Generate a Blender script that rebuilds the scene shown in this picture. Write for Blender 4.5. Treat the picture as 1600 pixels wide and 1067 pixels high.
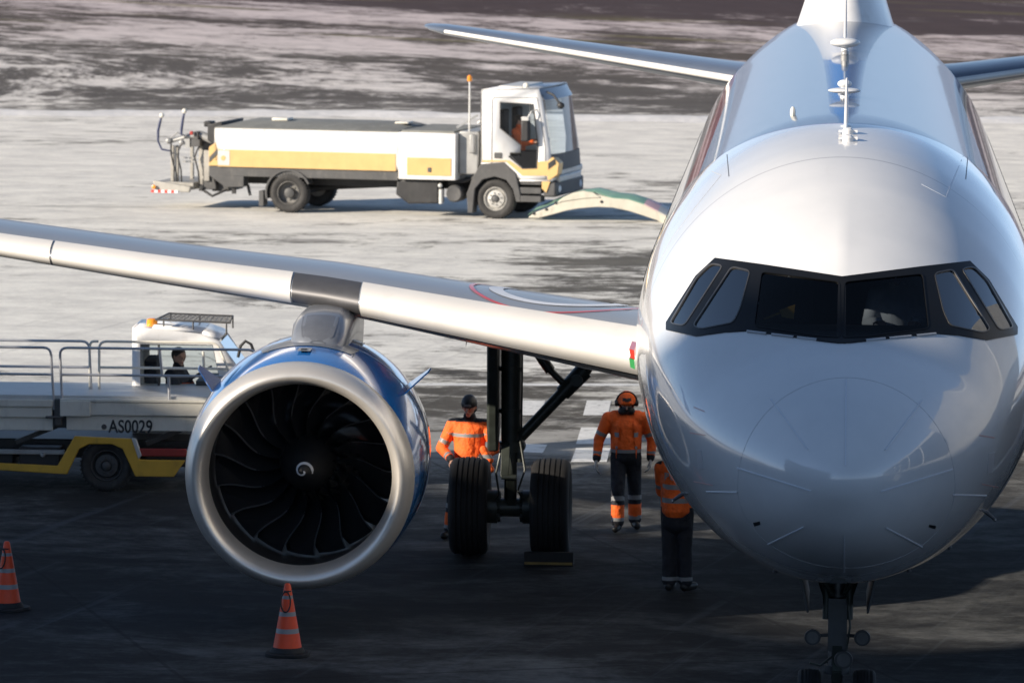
import bpy, bmesh, math, random
import numpy as np
from mathutils import Vector, Matrix
from mathutils.bvhtree import BVHTree
from mathutils.geometry import delaunay_2d_cdt
random.seed(7)
R = math.radians; PI = math.pi
for o in list(bpy.data.objects): bpy.data.objects.remove(o)
scene = bpy.context.scene
C = scene.collection

# ------------------------------------------------------------------ camera
F = 8636.0                      # focal length in pixels of the 1600 px wide photograph
ROLL = R(0.4)
VPX, VPY = 526.0, 883.0         # where the aircraft's axis vanishes, from the picture centre
CAM = Vector((0.0, -47.0, 9.2))
c0x = VPX*math.cos(ROLL) - VPY*math.sin(ROLL); c0y = VPX*math.sin(ROLL) + VPY*math.cos(ROLL)
PITCH = math.atan2(c0y, F)
YAW = math.atan2(c0x, math.hypot(F, c0y))
CR = Matrix.Rotation(YAW, 3, 'Z') @ Matrix.Rotation(PI/2 - PITCH, 3, 'X') @ Matrix.Rotation(ROLL, 3, 'Z')
cam_d = bpy.data.cameras.new('camera'); cam = bpy.data.objects.new('camera', cam_d); C.objects.link(cam)
cam.matrix_world = Matrix.Translation(CAM) @ CR.to_4x4()
cam_d.sensor_width = 36; cam_d.lens = F/1600*36; cam_d.clip_start = 1; cam_d.clip_end = 3000
cam_d.dof.use_dof = True; cam_d.dof.focus_distance = 52.5; cam_d.dof.aperture_fstop = 5.6
scene.camera = cam

# ------------------------------------------------------------------ light
SUN_AZ, SUN_EL = R(60), R(20)   # azimuth measured left of the line towards the camera
SUND = Vector((-math.sin(SUN_AZ)*math.cos(SUN_EL), -math.cos(SUN_AZ)*math.cos(SUN_EL), math.sin(SUN_EL)))
world = bpy.data.worlds.new("World"); scene.world = world; world.use_nodes = True
wt = world.node_tree; sky = wt.nodes.new('ShaderNodeTexSky'); sky.sky_type = 'NISHITA'; sky.sun_disc = False
sky.sun_elevation = SUN_EL; sky.sun_rotation = math.atan2(SUND.x, SUND.y); sky.altitude = 100
sky.air_density = 1.0; sky.dust_density = 0.1; sky.ozone_density = 3.0
bg = wt.nodes['Background']; bg.inputs['Strength'].default_value = 0.088
bw = wt.nodes.new('ShaderNodeRGBToBW'); wt.links.new(sky.outputs[0], bw.inputs[0])      # a clear, cold blue winter sky
bl = wt.nodes.new('ShaderNodeMix'); bl.data_type = 'RGBA'; bl.blend_type = 'MULTIPLY'; bl.inputs[0].default_value = 1; bl.inputs[7].default_value = (.64, .94, 1.55, 1)
tint = wt.nodes.new('ShaderNodeMix'); tint.data_type = 'RGBA'; tint.inputs[0].default_value = .62
wt.links.new(bw.outputs[0], bl.inputs[6]); wt.links.new(sky.outputs[0], tint.inputs[6]); wt.links.new(bl.outputs[2], tint.inputs[7]); wt.links.new(tint.outputs[2], bg.inputs[0])
sd = bpy.data.lights.new('sun', 'SUN'); sd.energy = 5.0; sd.angle = R(0.5); sd.color = (1.0, 0.88, 0.73)
sun = bpy.data.objects.new('sun', sd); C.objects.link(sun)
sun.rotation_euler = SUND.to_track_quat('Z', 'Y').to_euler(); sun.location = (-40, -40, 40)
scene.view_settings.view_transform = 'Standard'; scene.view_settings.look = 'None'
scene.view_settings.exposure = 0.7; scene.view_settings.gamma = 1.0

# ------------------------------------------------------------------ helpers
def ray(px, py):
    d = Vector((px - 800.0, 533.5 - py, -F)); return (CR @ d).normalized()
def G(px, py, z=0.0):
    d = ray(px, py); t = (z - CAM.z)/d.z; return CAM + d*t
def P(px, py, Y):
    d = ray(px, py); t = (Y - CAM.y)/d.y; return CAM + d*t
def proj(p):
    v = CR.transposed() @ (Vector(p) - CAM); return (800 + F*v.x/-v.z, 533.5 - F*v.y/-v.z)

class MB:
    def __init__(s): s.V = []; s.F = []; s.M = []; s.m = 0
    def face(s, idx): s.F.append(tuple(idx)); s.M.append(s.m)
    def add(s, vs): n = len(s.V); s.V += [tuple(v) for v in vs]; return n
    def box(s, x0, x1, y0, y1, z0, z1):
        n = s.add([(x, y, z) for z in (z0, z1) for y in (y0, y1) for x in (x0, x1)])
        for f in ((0,2,3,1),(4,5,7,6),(0,1,5,4),(2,6,7,3),(0,4,6,2),(1,3,7,5)): s.face([n+i for i in f])
        return s
    def bar(s, p0, p1, w, h, up=(0,0,1)):
        p0 = Vector(p0); p1 = Vector(p1); d = (p1-p0).normalized(); u = Vector(up)
        if abs(d.dot(u)) > .98: u = Vector((0,1,0))
        a = d.cross(u).normalized()*w/2; b = a.cross(d).normalized()*h/2
        n = s.add([p+sa*a+sb*b for p in (p0, p1) for sa, sb in ((-1,-1),(1,-1),(1,1),(-1,1))])
        for f in ((0,3,2,1),(4,5,6,7),(0,1,5,4),(1,2,6,5),(2,3,7,6),(3,0,4,7)): s.face([n+i for i in f])
        return s
    def rings(s, rings, closed=True, cap0=True, cap1=True, loop=False):
        k = len(rings[0]); n = s.add([v for r in rings for v in r]); m = len(rings)
        for i in range(m if loop else m-1):
            i2 = (i+1) % m
            for j in range(k if closed else k-1):
                j2 = (j+1) % k
                s.face((n+i*k+j, n+i*k+j2, n+i2*k+j2, n+i2*k+j))
        if cap0 and closed and not loop: s.face([n+j for j in range(k)][::-1])
        if cap1 and closed and not loop: s.face([n+(m-1)*k+j for j in range(k)])
        return s
    def lathe(s, p, axis, prof, n=24, cap=True, loop=False):
        p = Vector(p); ax = Vector(axis).normalized(); u = Vector((0,0,1)) if abs(ax.z) < .9 else Vector((1,0,0))
        a = ax.cross(u).normalized(); b = ax.cross(a)
        return s.rings([[p+ax*t+(a*math.cos(2*PI*j/n)+b*math.sin(2*PI*j/n))*r for j in range(n)] for t, r in prof], True, cap, cap, loop)
    def cyl(s, p0, p1, r0, r1=None, n=14):
        p0 = Vector(p0); p1 = Vector(p1); r1 = r0 if r1 is None else r1; L = (p1-p0).length
        return s.lathe(p0, p1-p0, [(0, r0), (L, r1)], n)
    def tube(s, pts, r, n=8):
        pts = [Vector(p) for p in pts]; rr = []; prev = None
        for i, p in enumerate(pts):
            d = (pts[min(i+1, len(pts)-1)] - pts[max(i-1, 0)]).normalized()
            a = prev - d*prev.dot(d) if prev else d.cross(Vector((0,0,1)) if abs(d.z) < .9 else Vector((1,0,0)))
            a.normalize(); prev = a; b = d.cross(a)
            q = r[i] if isinstance(r, (list, tuple)) else r
            rr.append([p+(a*math.cos(2*PI*j/n)+b*math.sin(2*PI*j/n))*q for j in range(n)])
        return s.rings(rr)
    def prism(s, poly, a0, a1, plane='xz'):
        def q(u, v, w): return (u, w, v) if plane == 'xz' else ((w, u, v) if plane == 'yz' else (u, v, w))
        return s.rings([[q(u, v, w) for u, v in poly] for w in (a0, a1)])
    def ball(s, p, r, n=12, sc=(1,1,1)):
        rr = []
        for i in range(1, n):
            t = PI*i/n
            rr.append([(p[0]+r*sc[0]*math.sin(t)*math.cos(2*PI*j/n), p[1]+r*sc[1]*math.sin(t)*math.sin(2*PI*j/n), p[2]+r*sc[2]*math.cos(t)) for j in range(n)])
        return s.rings(rr)
    def grid(s, pts):
        return s.rings(pts, closed=False)
    def xf(s, M):
        s.V = [tuple(M @ Vector(v)) for v in s.V]; return s
    def build(s, name, mats, parent=None, smooth=35, bevel=0, recalc=True):
        me = bpy.data.meshes.new(name); me.from_pydata(s.V, [], s.F)
        mats = mats if isinstance(mats, (list, tuple)) else [mats]
        for m in mats: me.materials.append(m)
        me.polygons.foreach_set('material_index', s.M)
        if recalc:
            bm = bmesh.new(); bm.from_mesh(me); bmesh.ops.recalc_face_normals(bm, faces=bm.faces); bm.to_mesh(me); bm.free()
        if smooth:
            me.polygons.foreach_set('use_smooth', [True]*len(me.polygons)); me.set_sharp_from_angle(angle=R(smooth))
        me.update()
        o = bpy.data.objects.new(name, me); C.objects.link(o)
        if parent: o.parent = parent
        if bevel:
            b = o.modifiers.new('bevel', 'BEVEL'); b.width = bevel; b.segments = 2; b.limit_method = 'ANGLE'; b.angle_limit = R(40)
        return o

def tag(o, label=None, cat=None, group=None, kind=None):
    if label: o['label'] = label
    if cat: o['category'] = cat
    if group: o['group'] = group
    if kind: o['kind'] = kind
    return o
def empty(name, loc, rz, label, cat, group=None):
    o = bpy.data.objects.new(name, None); C.objects.link(o); o.location = loc; o.rotation_euler = (0, 0, rz)
    o.empty_display_size = .3
    return tag(o, label, cat, group)
def copy_tree(o, parent=None):
    c = o.copy(); C.objects.link(c)
    if parent: c.parent = parent
    for ch in list(o.children): copy_tree(ch, c)
    return c

# ------------------------------------------------------------------ materials
class NT:
    def __init__(s, name):
        s.m = bpy.data.materials.new(name); s.m.use_nodes = True; s.t = s.m.node_tree
        s.b = s.t.nodes['Principled BSDF']; s.out = s.t.nodes['Material Output']
    def n(s, ty, props=None, **ins):
        nd = s.t.nodes.new(ty)
        for k, v in (props or {}).items(): setattr(nd, k, v)
        for k, v in ins.items():
            k = int(k[1:]) if k[0] == '_' else k.replace('__', ' ')
            s.set(nd.inputs[k], v)
        return nd
    def set(s, sock, v):
        if isinstance(v, bpy.types.NodeSocket): s.t.links.new(v, sock)
        elif isinstance(v, bpy.types.Node): s.t.links.new(v.outputs[0], sock)
        else: sock.default_value = v
    def math(s, op, a, b=0.0, c=0.0, clamp=False): return s.n('ShaderNodeMath', {'operation': op, 'use_clamp': clamp}, _0=a, _1=b, _2=c).outputs[0]
    def mix(s, f, a, b, blend='MIX'):
        nd = s.n('ShaderNodeMix', {'data_type': 'RGBA', 'blend_type': blend}); s.set(nd.inputs[0], f)
        for i, v in ((6, a), (7, b)):
            if isinstance(v, tuple) and len(v) == 3: v = (*v, 1)
            s.set(nd.inputs[i], v)
        return nd.outputs[2]
    def noise(s, vec, scale, detail=4, rough=.55, dist=0.0): return s.n('ShaderNodeTexNoise', None, Vector=vec, Scale=scale, Detail=detail, Roughness=rough, Distortion=dist).outputs[0]
    def mapv(s, vec, sc): return s.n('ShaderNodeVectorMath', {'operation': 'MULTIPLY'}, _0=vec, _1=sc).outputs[0]
    def ramp(s, f, stops, interp='LINEAR'):
        nd = s.n('ShaderNodeValToRGB', None, Fac=f); r = nd.color_ramp; r.interpolation = interp
        while len(r.elements) < len(stops): r.elements.new(.5)
        for e, (p, c) in zip(r.elements, stops):
            e.position = p; e.color = (c, c, c, 1) if not isinstance(c, tuple) else (*c, 1)
        return nd.outputs[0]
    def smooth(s, v, a, b): return s.n('ShaderNodeMapRange', {'interpolation_type': 'SMOOTHSTEP'}, Value=v, _1=a, _2=b).outputs[0]
    def bump(s, h, strength=.3, dist=.01):
        nd = s.n('ShaderNodeBump', None, Strength=strength, Distance=dist, Height=h); s.t.links.new(nd.outputs[0], s.b.inputs['Normal'])

def mat(name, col, rough=.5, metal=0.0, coat=0.0, var=.12, vs=3.0, bump=0.0, bs=40.0, dirt=None):
    s = NT(name); pos = s.n('ShaderNodeTexCoord').outputs['Object']
    n1 = s.noise(pos, vs, 5, .6)
    a = tuple(c*(1-var) for c in col); b = tuple(min(1, c*(1+var)) for c in col)
    cc = s.mix(s.smooth(n1, .3, .7), a, b)
    if dirt:
        n2 = s.noise(s.mapv(pos, (1, 1, .35)), vs*2.3, 6, .7)
        cc = s.mix(s.math('MULTIPLY', s.smooth(n2, .5, .75), dirt[1]), cc, dirt[0])
    s.set(s.b.inputs['Base Color'], cc)
    s.b.inputs['Metallic'].default_value = metal
    s.set(s.b.inputs['Roughness'], s.math('ADD', s.math('MULTIPLY', n1, .12), max(.02, rough-.06)))
    s.b.inputs['Coat Weight'].default_value = coat; s.b.inputs['Coat Roughness'].default_value = .05
    if bump: s.bump(s.noise(pos, bs, 3), bump, .01 if bs > 15 else .05)
    return s.m

M = {}
M['white'] = mat('white_paint', (.74, .74, .73), .35, coat=.3, var=.04, dirt=((.35, .32, .28), .25))
M['tank'] = mat('tank_white_paint', (.72, .71, .69), .4, coat=.2, var=.05, vs=1.5, dirt=((.33, .30, .25), .45))
M['cream'] = mat('cream_paint', (.72, .69, .60), .45, var=.05, dirt=((.3, .27, .22), .3))
M['yellow'] = mat('yellow_paint', (.64, .42, .17), .4, coat=.2, var=.05, dirt=((.3, .25, .15), .2))
M['chassis_yellow'] = mat('chassis_yellow', (.66, .38, .04), .45, var=.08, dirt=((.1, .08, .05), .35))
M['dull_yellow'] = mat('dirty_yellow_paint', (.20, .13, .03), .6, var=.2, vs=12)
M['dgrey'] = mat('dark_grey_plastic', (.07, .07, .07), .6, var=.15, dirt=((.2, .19, .17), .35))
M['steel'] = mat('dull_steel', (.36, .345, .31), .5, .2, var=.12, dirt=((.10, .09, .08), .45))
M['black'] = mat('black_frame', (.025, .025, .026), .5, var=.2, dirt=((.1, .1, .09), .2))
M['grey'] = mat('grey_metal', (.36, .36, .35), .45, .3, var=.1, dirt=((.15, .14, .12), .3))
M['lgrey'] = mat('light_grey_metal', (.55, .55, .53), .45, .2, var=.06, dirt=((.2, .18, .15), .25))
M['galv'] = mat('galvanised_tube', (.52, .53, .55), .4, .5, var=.1)
M['rubber'] = mat('tyre_rubber', (.028, .027, .026), .75, var=.2, vs=8, bump=.2, dirt=((.13, .12, .11), .3))
M['drubber'] = mat('aircraft_tyre_rubber', (.010, .010, .011), .75, var=.2, vs=8, bump=.15)
M['rim'] = mat('wheel_rim', (.5, .49, .46), .45, .3, var=.15, vs=12, dirt=((.12, .11, .1), .4))
M['rimdark'] = mat('dirty_rim', (.16, .155, .145), .6, .2, var=.2, vs=10)
M['gear'] = mat('gear_paint', (.040, .048, .042), .4, .1, var=.25, vs=6, dirt=((.04, .04, .035), .5))
M['gearw'] = mat('gear_grey_paint', (.045, .05, .055), .4, .1, var=.15, vs=6, dirt=((.05, .05, .05), .5))
M['orange'] = mat('orange_cone', (.72, .065, .012), .5, var=.08, dirt=((.2, .07, .03), .3))
M['amber'] = mat('amber_lens', (.85, .30, .03), .2, coat=.5)
M['red'] = mat('red_plastic', (.35, .03, .02), .35, coat=.4)
M['redp'] = mat('red_paint', (.6, .05, .03), .35, coat=.4)
M['greenp'] = mat('green_paint', (.05, .35, .10), .35, coat=.4)
M['hiviz'] = mat('orange_workwear', (.93, .135, .014), .75, var=.14, vs=7, bump=.8, bs=9, dirt=((.30, .07, .02), .35))
M['navy'] = mat('navy_workwear', (.012, .013, .019), .8, var=.25, vs=9, bump=.8, bs=9)
M['refl'] = mat('reflective_tape', (.22, .225, .23), .45, var=.06)
M['skin'] = mat('skin', (.52, .30, .22), .55, var=.06)
M['hair'] = mat('hair', (.03, .02, .015), .7)
M['eye'] = mat('eye_dark', (.02, .018, .015), .3)
M['lip'] = mat('lips', (.40, .17, .14), .5)
M['boot'] = mat('boot_leather', (.015, .015, .015), .5)
M['glove'] = mat('glove', (.45, .43, .40), .8)
M['shirt'] = mat('white_shirt', (.75, .76, .78), .8)
M['slat'] = mat('slat_metal', (.74, .72, .68), .42, .15, var=.03, vs=1.2, dirt=((.5, .48, .45), .2))
M['wingup'] = mat('wing_grey', (.24, .26, .29), .35, .1, coat=.2, var=.05, vs=1.0)
M['tailgrey'] = mat('tailplane_grey', (.13, .155, .20), .3, .1, coat=.3, var=.05)
M['wingdn'] = mat('wing_underside', (.40, .40, .39), .35, .1, coat=.3, var=.08, vs=1.5, dirt=((.2, .18, .15), .4))
M['lip_metal'] = mat('inlet_metal', (.72, .68, .62), .38, .62, var=.03, vs=2.0, dirt=((.45, .43, .4), .25))
M['blue'] = mat('engine_blue', (.010, .15, .48), .16, .0, coat=1.0, var=.03)
M['duct'] = mat('inlet_duct', (.018, .019, .021), .5, var=.1)
M['blade'] = mat('fan_blade', (.035, .037, .042), .16, .5, coat=1.0, var=.1)
M['blade_edge'] = mat('blade_edge', (.11, .112, .118), .32, .4, var=.05)
M['pylon'] = mat('pylon_grey', (.20, .215, .24), .3, .3, coat=.3, var=.08, vs=4, dirt=((.15, .14, .13), .2))
M['pylon_panel'] = mat('pylon_panel_grey', (.15, .16, .18), .35, .3, coat=.3, var=.1, vs=5)
M['dmetal'] = mat('dark_metal', (.09, .09, .095), .5, .4, var=.1)
M['finblue'] = mat('fin_blue', (.01, .13, .42), .2, 0, coat=.8, var=.02)
M['seam'] = mat('seam_line', (.40, .41, .43), .5, var=.05)
M['seamd'] = mat('dark_seam', (.10, .11, .12), .5, var=.05)
M['strip'] = mat('diverter_strip', (.62, .65, .70), .4, var=.03)
M['surround'] = mat('window_surround', (.008, .009, .011), .38, 0, coat=.12, var=.1)
M['wframe'] = mat('window_frame', (.14, .135, .13), .35, .7, var=.1)
M['cord'] = mat('black_cord', (.01, .01, .01), .6)
M['plough'] = mat('weathered_cream_paint', (.56, .53, .44), .5, var=.06, dirt=((.25, .23, .19), .4))
M['green'] = mat('teal_green_paint', (.20, .37, .29), .5, var=.08, dirt=((.5, .5, .48), .3))
M['pinkw'] = mat('faded_pink_paint', (.62, .42, .45), .5, var=.06)
M['tankroof'] = mat('grey_tank_cover', (.20, .20, .18), .7, var=.12, dirt=((.4, .4, .38), .3))
M['concrete'] = mat('facade_concrete', (.42, .40, .37), .8, var=.1, vs=.4)
M['blueglove'] = mat('blue_hose', (.025, .035, .09), .5)

M['surround'].node_tree.nodes['Principled BSDF'].inputs['Specular IOR Level'].default_value = .2
def glass_mat(name, tint, ref=1.5, rough=.02):
    s = NT(name); s.t.nodes.remove(s.b)
    tr = s.n('ShaderNodeBsdfTransparent', None, Color=(*tint, 1)); gl = s.n('ShaderNodeBsdfGlossy', None, Roughness=rough)
    fr = s.n('ShaderNodeFresnel', None, IOR=ref); mx = s.n('ShaderNodeMixShader', None, _0=fr.outputs[0], _1=tr.outputs[0], _2=gl.outputs[0])
    s.t.links.new(mx.outputs[0], s.out.inputs[0]); return s.m
M['glass'] = glass_mat('tinted_glass', (.30, .33, .36), 1.4)
M['sideglass'] = glass_mat('side_pane_glass', (.22, .28, .36), 4.2)
M['cabglass'] = glass_mat('cab_glass', (.88, .92, .92), 1.45)

def fuselage_mat():
    s = NT('fuselage_paint'); tc = s.n('ShaderNodeTexCoord').outputs['Object']
    sp = s.n('ShaderNodeSeparateXYZ', None, Vector=tc); X, Y, Z = sp.outputs
    n1 = s.noise(tc, 1.2, 5, .6); n2 = s.noise(s.mapv(tc, (3, .5, 3)), 2.0, 5, .65)
    white = s.mix(s.smooth(n1, .3, .7), (.64, .65, .66), (.69, .695, .70))
    white = s.mix(s.math('MULTIPLY', s.smooth(n2, .55, .8), .18), white, (.5, .5, .5))
    grey = s.mix(s.smooth(n2, .3, .7), (.13, .155, .20), (.17, .195, .245))
    yb = s.math('ADD', s.math('MULTIPLY', s.math('MULTIPLY', X, X), .72), 5.9)     # swept front edge of the grey roof panel
    dy = s.math('SUBTRACT', Y, yb)
    top = s.smooth(Z, 5.285, 5.295); front = s.smooth(dy, 0.0, .01)
    red = s.math('MULTIPLY', s.math('MULTIPLY', s.smooth(Z, 5.09, 5.10), s.math('SUBTRACT', 1.0, top)), front)
    edge = s.math('MULTIPLY', s.math('MULTIPLY', s.smooth(dy, -.02, -.015), s.math('SUBTRACT', 1.0, front)), s.smooth(Z, 5.19, 5.2))
    col = s.mix(s.math('MULTIPLY', top, front), white, grey)
    col = s.mix(red, col, (.55, .06, .03)); col = s.mix(s.math('MULTIPLY', edge, .8), col, (.5, .12, .13))
    for yj in (4.55, 6.75, 8.9, 11.0, 13.1, 15.2, 17.4, 19.6, 21.8, 24.0, 26.2):
        col = s.mix(s.math('MULTIPLY', s.math('LESS_THAN', s.math('ABSOLUTE', s.math('SUBTRACT', Y, yj)), .012), .35), col, (.10, .105, .11))
    geo = s.n('ShaderNodeNewGeometry').outputs['Backfacing']
    s.set(s.b.inputs['Base Color'], s.mix(geo, col, (.012, .012, .013)))
    s.b.inputs['Roughness'].default_value = .26; s.set(s.b.inputs['Coat Weight'], s.math('SUBTRACT', 1.0, s.math('MULTIPLY', s.math('MULTIPLY', top, front), .6)))
    s.set(s.b.inputs['Coat Roughness'], s.math('MULTIPLY', n1, .06)); s.b.inputs['Coat IOR'].default_value = 1.6
    s.set(s.b.inputs['Metallic'], s.math('MULTIPLY', s.math('MULTIPLY', top, front), .35))
    s.bump(s.math('ADD', s.noise(s.mapv(tc, (1, .6, 1)), 1.6, 2), s.math('MULTIPLY', s.noise(tc, 6.0, 2), .12)), .16, .02)
    return s.m
M['fuse'] = fuselage_mat()

def ground_mat():
    s = NT('apron_ground'); pos = s.n('ShaderNodeNewGeometry').outputs['Position']
    sp = s.n('ShaderNodeSeparateXYZ', None, Vector=pos); X, Y, Z = sp.outputs
    wob = s.math('MULTIPLY', s.math('SUBTRACT', s.noise(s.mapv(pos, (.02, .03, 0)), 1.0, 3), .5), 9.0)
    shear = s.math('MULTIPLY', X, s.math('ADD', .03, s.math('MULTIPLY', s.smooth(Y, 100.0, 135.0), .75)))
    yy = s.math('ADD', s.math('ADD', Y, shear), wob)
    pos = s.n('ShaderNodeCombineXYZ', None, X=X, Y=s.math('ADD', Y, shear)).outputs[0]
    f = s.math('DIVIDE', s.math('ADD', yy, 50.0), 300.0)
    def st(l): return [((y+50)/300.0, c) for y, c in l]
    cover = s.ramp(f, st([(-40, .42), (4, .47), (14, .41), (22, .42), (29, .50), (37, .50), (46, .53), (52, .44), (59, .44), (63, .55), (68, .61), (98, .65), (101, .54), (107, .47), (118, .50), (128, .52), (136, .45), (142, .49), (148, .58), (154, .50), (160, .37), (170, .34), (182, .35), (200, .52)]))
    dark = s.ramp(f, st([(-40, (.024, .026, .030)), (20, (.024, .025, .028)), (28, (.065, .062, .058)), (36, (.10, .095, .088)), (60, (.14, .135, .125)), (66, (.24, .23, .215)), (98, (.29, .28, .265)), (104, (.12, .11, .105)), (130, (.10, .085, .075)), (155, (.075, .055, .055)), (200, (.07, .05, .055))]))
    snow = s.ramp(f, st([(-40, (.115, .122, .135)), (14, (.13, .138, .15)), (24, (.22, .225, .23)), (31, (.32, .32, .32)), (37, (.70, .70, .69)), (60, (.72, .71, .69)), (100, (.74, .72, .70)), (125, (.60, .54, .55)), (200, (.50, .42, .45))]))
    a = s.noise(s.mapv(pos, (.06, .075, 0)), 1.0, 9, .68, .7)
    b = s.noise(s.mapv(pos, (.22, .34, 0)), 1.0, 9, .74, 1.2)
    c = s.noise(s.mapv(pos, (1.3, 1.6, 0)), 1.0, 8, .80)
    v = s.math('ADD', s.math('ADD', s.math('MULTIPLY', a, .38), s.math('MULTIPLY', b, .34)), s.math('MULTIPLY', c, .28))
    v = s.math('ADD', s.math('MULTIPLY', s.math('SUBTRACT', v, .5), 1.9), .5)
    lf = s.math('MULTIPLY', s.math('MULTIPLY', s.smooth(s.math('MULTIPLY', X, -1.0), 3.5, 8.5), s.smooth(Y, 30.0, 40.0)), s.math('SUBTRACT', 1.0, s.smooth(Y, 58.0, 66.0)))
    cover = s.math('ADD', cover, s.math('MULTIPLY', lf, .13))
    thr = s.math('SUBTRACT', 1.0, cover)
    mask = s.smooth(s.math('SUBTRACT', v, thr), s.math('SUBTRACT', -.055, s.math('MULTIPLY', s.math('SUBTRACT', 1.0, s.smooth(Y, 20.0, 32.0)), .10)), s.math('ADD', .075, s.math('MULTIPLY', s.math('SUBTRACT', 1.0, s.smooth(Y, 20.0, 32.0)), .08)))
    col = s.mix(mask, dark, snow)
    col = s.mix(1.0, col, (1.0, .99, .94), 'MULTIPLY')
    col = s.mix(1.0, col, s.mix(s.smooth(s.noise(s.mapv(pos, (.7, .9, 0)), 1.0, 8, .75), .34, .66), (.80, .80, .81), (1.08, 1.08, 1.07)), 'MULTIPLY')
    # tyre tracks and grime
    g = s.noise(s.mapv(pos, (.035, 2.6, 0)), 1.0, 6, .75)
    col = s.mix(s.math('MULTIPLY', s.smooth(g, .52, .72), .25), col, (.06, .057, .052))
    U = s.math('SUBTRACT', X, s.math('MULTIPLY', Y, .22)); cv = s.n('ShaderNodeCombineXYZ', None, X=s.math('MULTIPLY', U, 2.4), Y=s.math('MULTIPLY', Y, .06)).outputs[0]
    tr = s.math('MULTIPLY', s.smooth(s.noise(cv, 1.0, 4, .7), .56, .70), s.math('MULTIPLY', s.math('SUBTRACT', 1.0, s.smooth(Y, 52.0, 62.0)), .38))
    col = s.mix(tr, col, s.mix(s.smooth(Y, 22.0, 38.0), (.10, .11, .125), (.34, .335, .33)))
    oil = s.math('MULTIPLY', s.smooth(s.noise(s.mapv(pos, (.22, .5, 0)), 1.0, 5, .6), .60, .72), .55)
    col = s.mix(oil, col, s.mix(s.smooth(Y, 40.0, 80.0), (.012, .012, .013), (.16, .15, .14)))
    fine = s.noise(s.mapv(pos, (9, 14, 0)), 1.0, 5, .75)
    col = s.mix(1.0, col, s.mix(fine, (.72, .72, .72), (1.25, 1.25, 1.25)), 'MULTIPLY')
    # olive tufts of frozen grass far off
    og = s.math('MULTIPLY', s.math('MULTIPLY', s.smooth(s.noise(s.mapv(pos, (.05, .35, 0)), 1.0, 4), .58, .68), s.smooth(yy, 126, 132)), .6)
    col = s.mix(og, col, (.17, .15, .06))
    # slab joints of the apron
    def joint(c, period, off, w):
        m = s.math('MODULO', s.math('ADD', c, 1000.0+off), period)
        return s.math('LESS_THAN', m, w)
    nw = s.math('MULTIPLY', s.noise(s.mapv(pos, (1.5, 1.5, 0)), 1.0, 3), .05)
    j = s.math('MAXIMUM', joint(s.math('ADD', s.math('ADD', X, s.math('MULTIPLY', Y, .35)), nw), 7.5, 1.2, .05), joint(s.math('ADD', s.math('SUBTRACT', Y, s.math('MULTIPLY', X, .35)), nw), 7.5, 2.0, .07))
    col = s.mix(s.math('MULTIPLY', s.math('MULTIPLY', j, s.math('LESS_THAN', Y, 40.0)), .4), col, (.012, .012, .012))
    s.set(s.b.inputs['Base Color'], col)
    s.set(s.b.inputs['Roughness'], s.math('ADD', .8, s.math('MULTIPLY', mask, .15)))
    s.b.inputs['Specular IOR Level'].default_value = .06
    s.bump(s.math('ADD', v, s.math('MULTIPLY', fine, .05)), .5, .05)
    return s.m
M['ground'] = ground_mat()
M['paint_line'] = mat('worn_white_marking', (.62, .62, .60), .6, var=.1, vs=2.5, dirt=((.12, .115, .11), .95))
M['snow'] = mat('snow', (.62, .61, .60), .8, var=.08, vs=1.2, bump=.6, bs=3)

# ------------------------------------------------------------------ setting
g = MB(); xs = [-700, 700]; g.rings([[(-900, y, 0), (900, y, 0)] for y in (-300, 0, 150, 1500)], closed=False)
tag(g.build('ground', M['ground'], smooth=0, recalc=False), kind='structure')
def sheet(name, pts, m, z=.005):
    b = MB(); b.face(range(b.add([(p.x, p.y, z) for p in pts]), len(b.V))) if False else None
    n = b.add([(p.x, p.y, z) for p in pts]); b.face(range(n, n+len(pts)))
    o = b.build(name, m, smooth=0, recalc=False)
    if o.data.polygons[0].normal.z < 0: o.data.flip_normals()
    return tag(o, kind='structure')
for q in (((815, 626), (852, 626), (845, 649), (808, 649)), ((917, 626), (955, 626), (950, 649), (911, 649)),
          ((908, 668), (962, 668), (955, 694), (900, 694)), ((900, 700), (954, 700), (948, 722), (892, 722)), ((815, 693), (855, 695), (848, 708), (812, 706)),
          ((655, 454), (690, 454), (684, 458), (648, 458)), ((728, 456), (762, 456), (757, 460), (722, 460))):
    sheet('painted_marking', [G(*p) for p in q], M['paint_line'])
sheet('painted_marking', [G(-60, 597), G(1100, 600), G(1100, 604), G(-60, 601)], M['paint_line'], .006)
# low ridge of ploughed snow along the taxiway
b = MB(); rr = []
for i in range(181):
    x = -60 + i*.75; yc = 101.5 + .018*x + .5*math.sin(x*.35)
    rr.append([(x, yc + w*(.9+.2*math.sin(i*1.7)), max(0, h*(.55+.5*random.random()))) for w, h in ((-1.0, -.1), (-.6, .07), (-.3, .12), (0, .13), (.3, .11), (.7, .07), (1.1, -.1))])
b.rings(rr, closed=False)
tag(b.build('snow_ridge', M['snow'], smooth=60), kind='structure')

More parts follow.
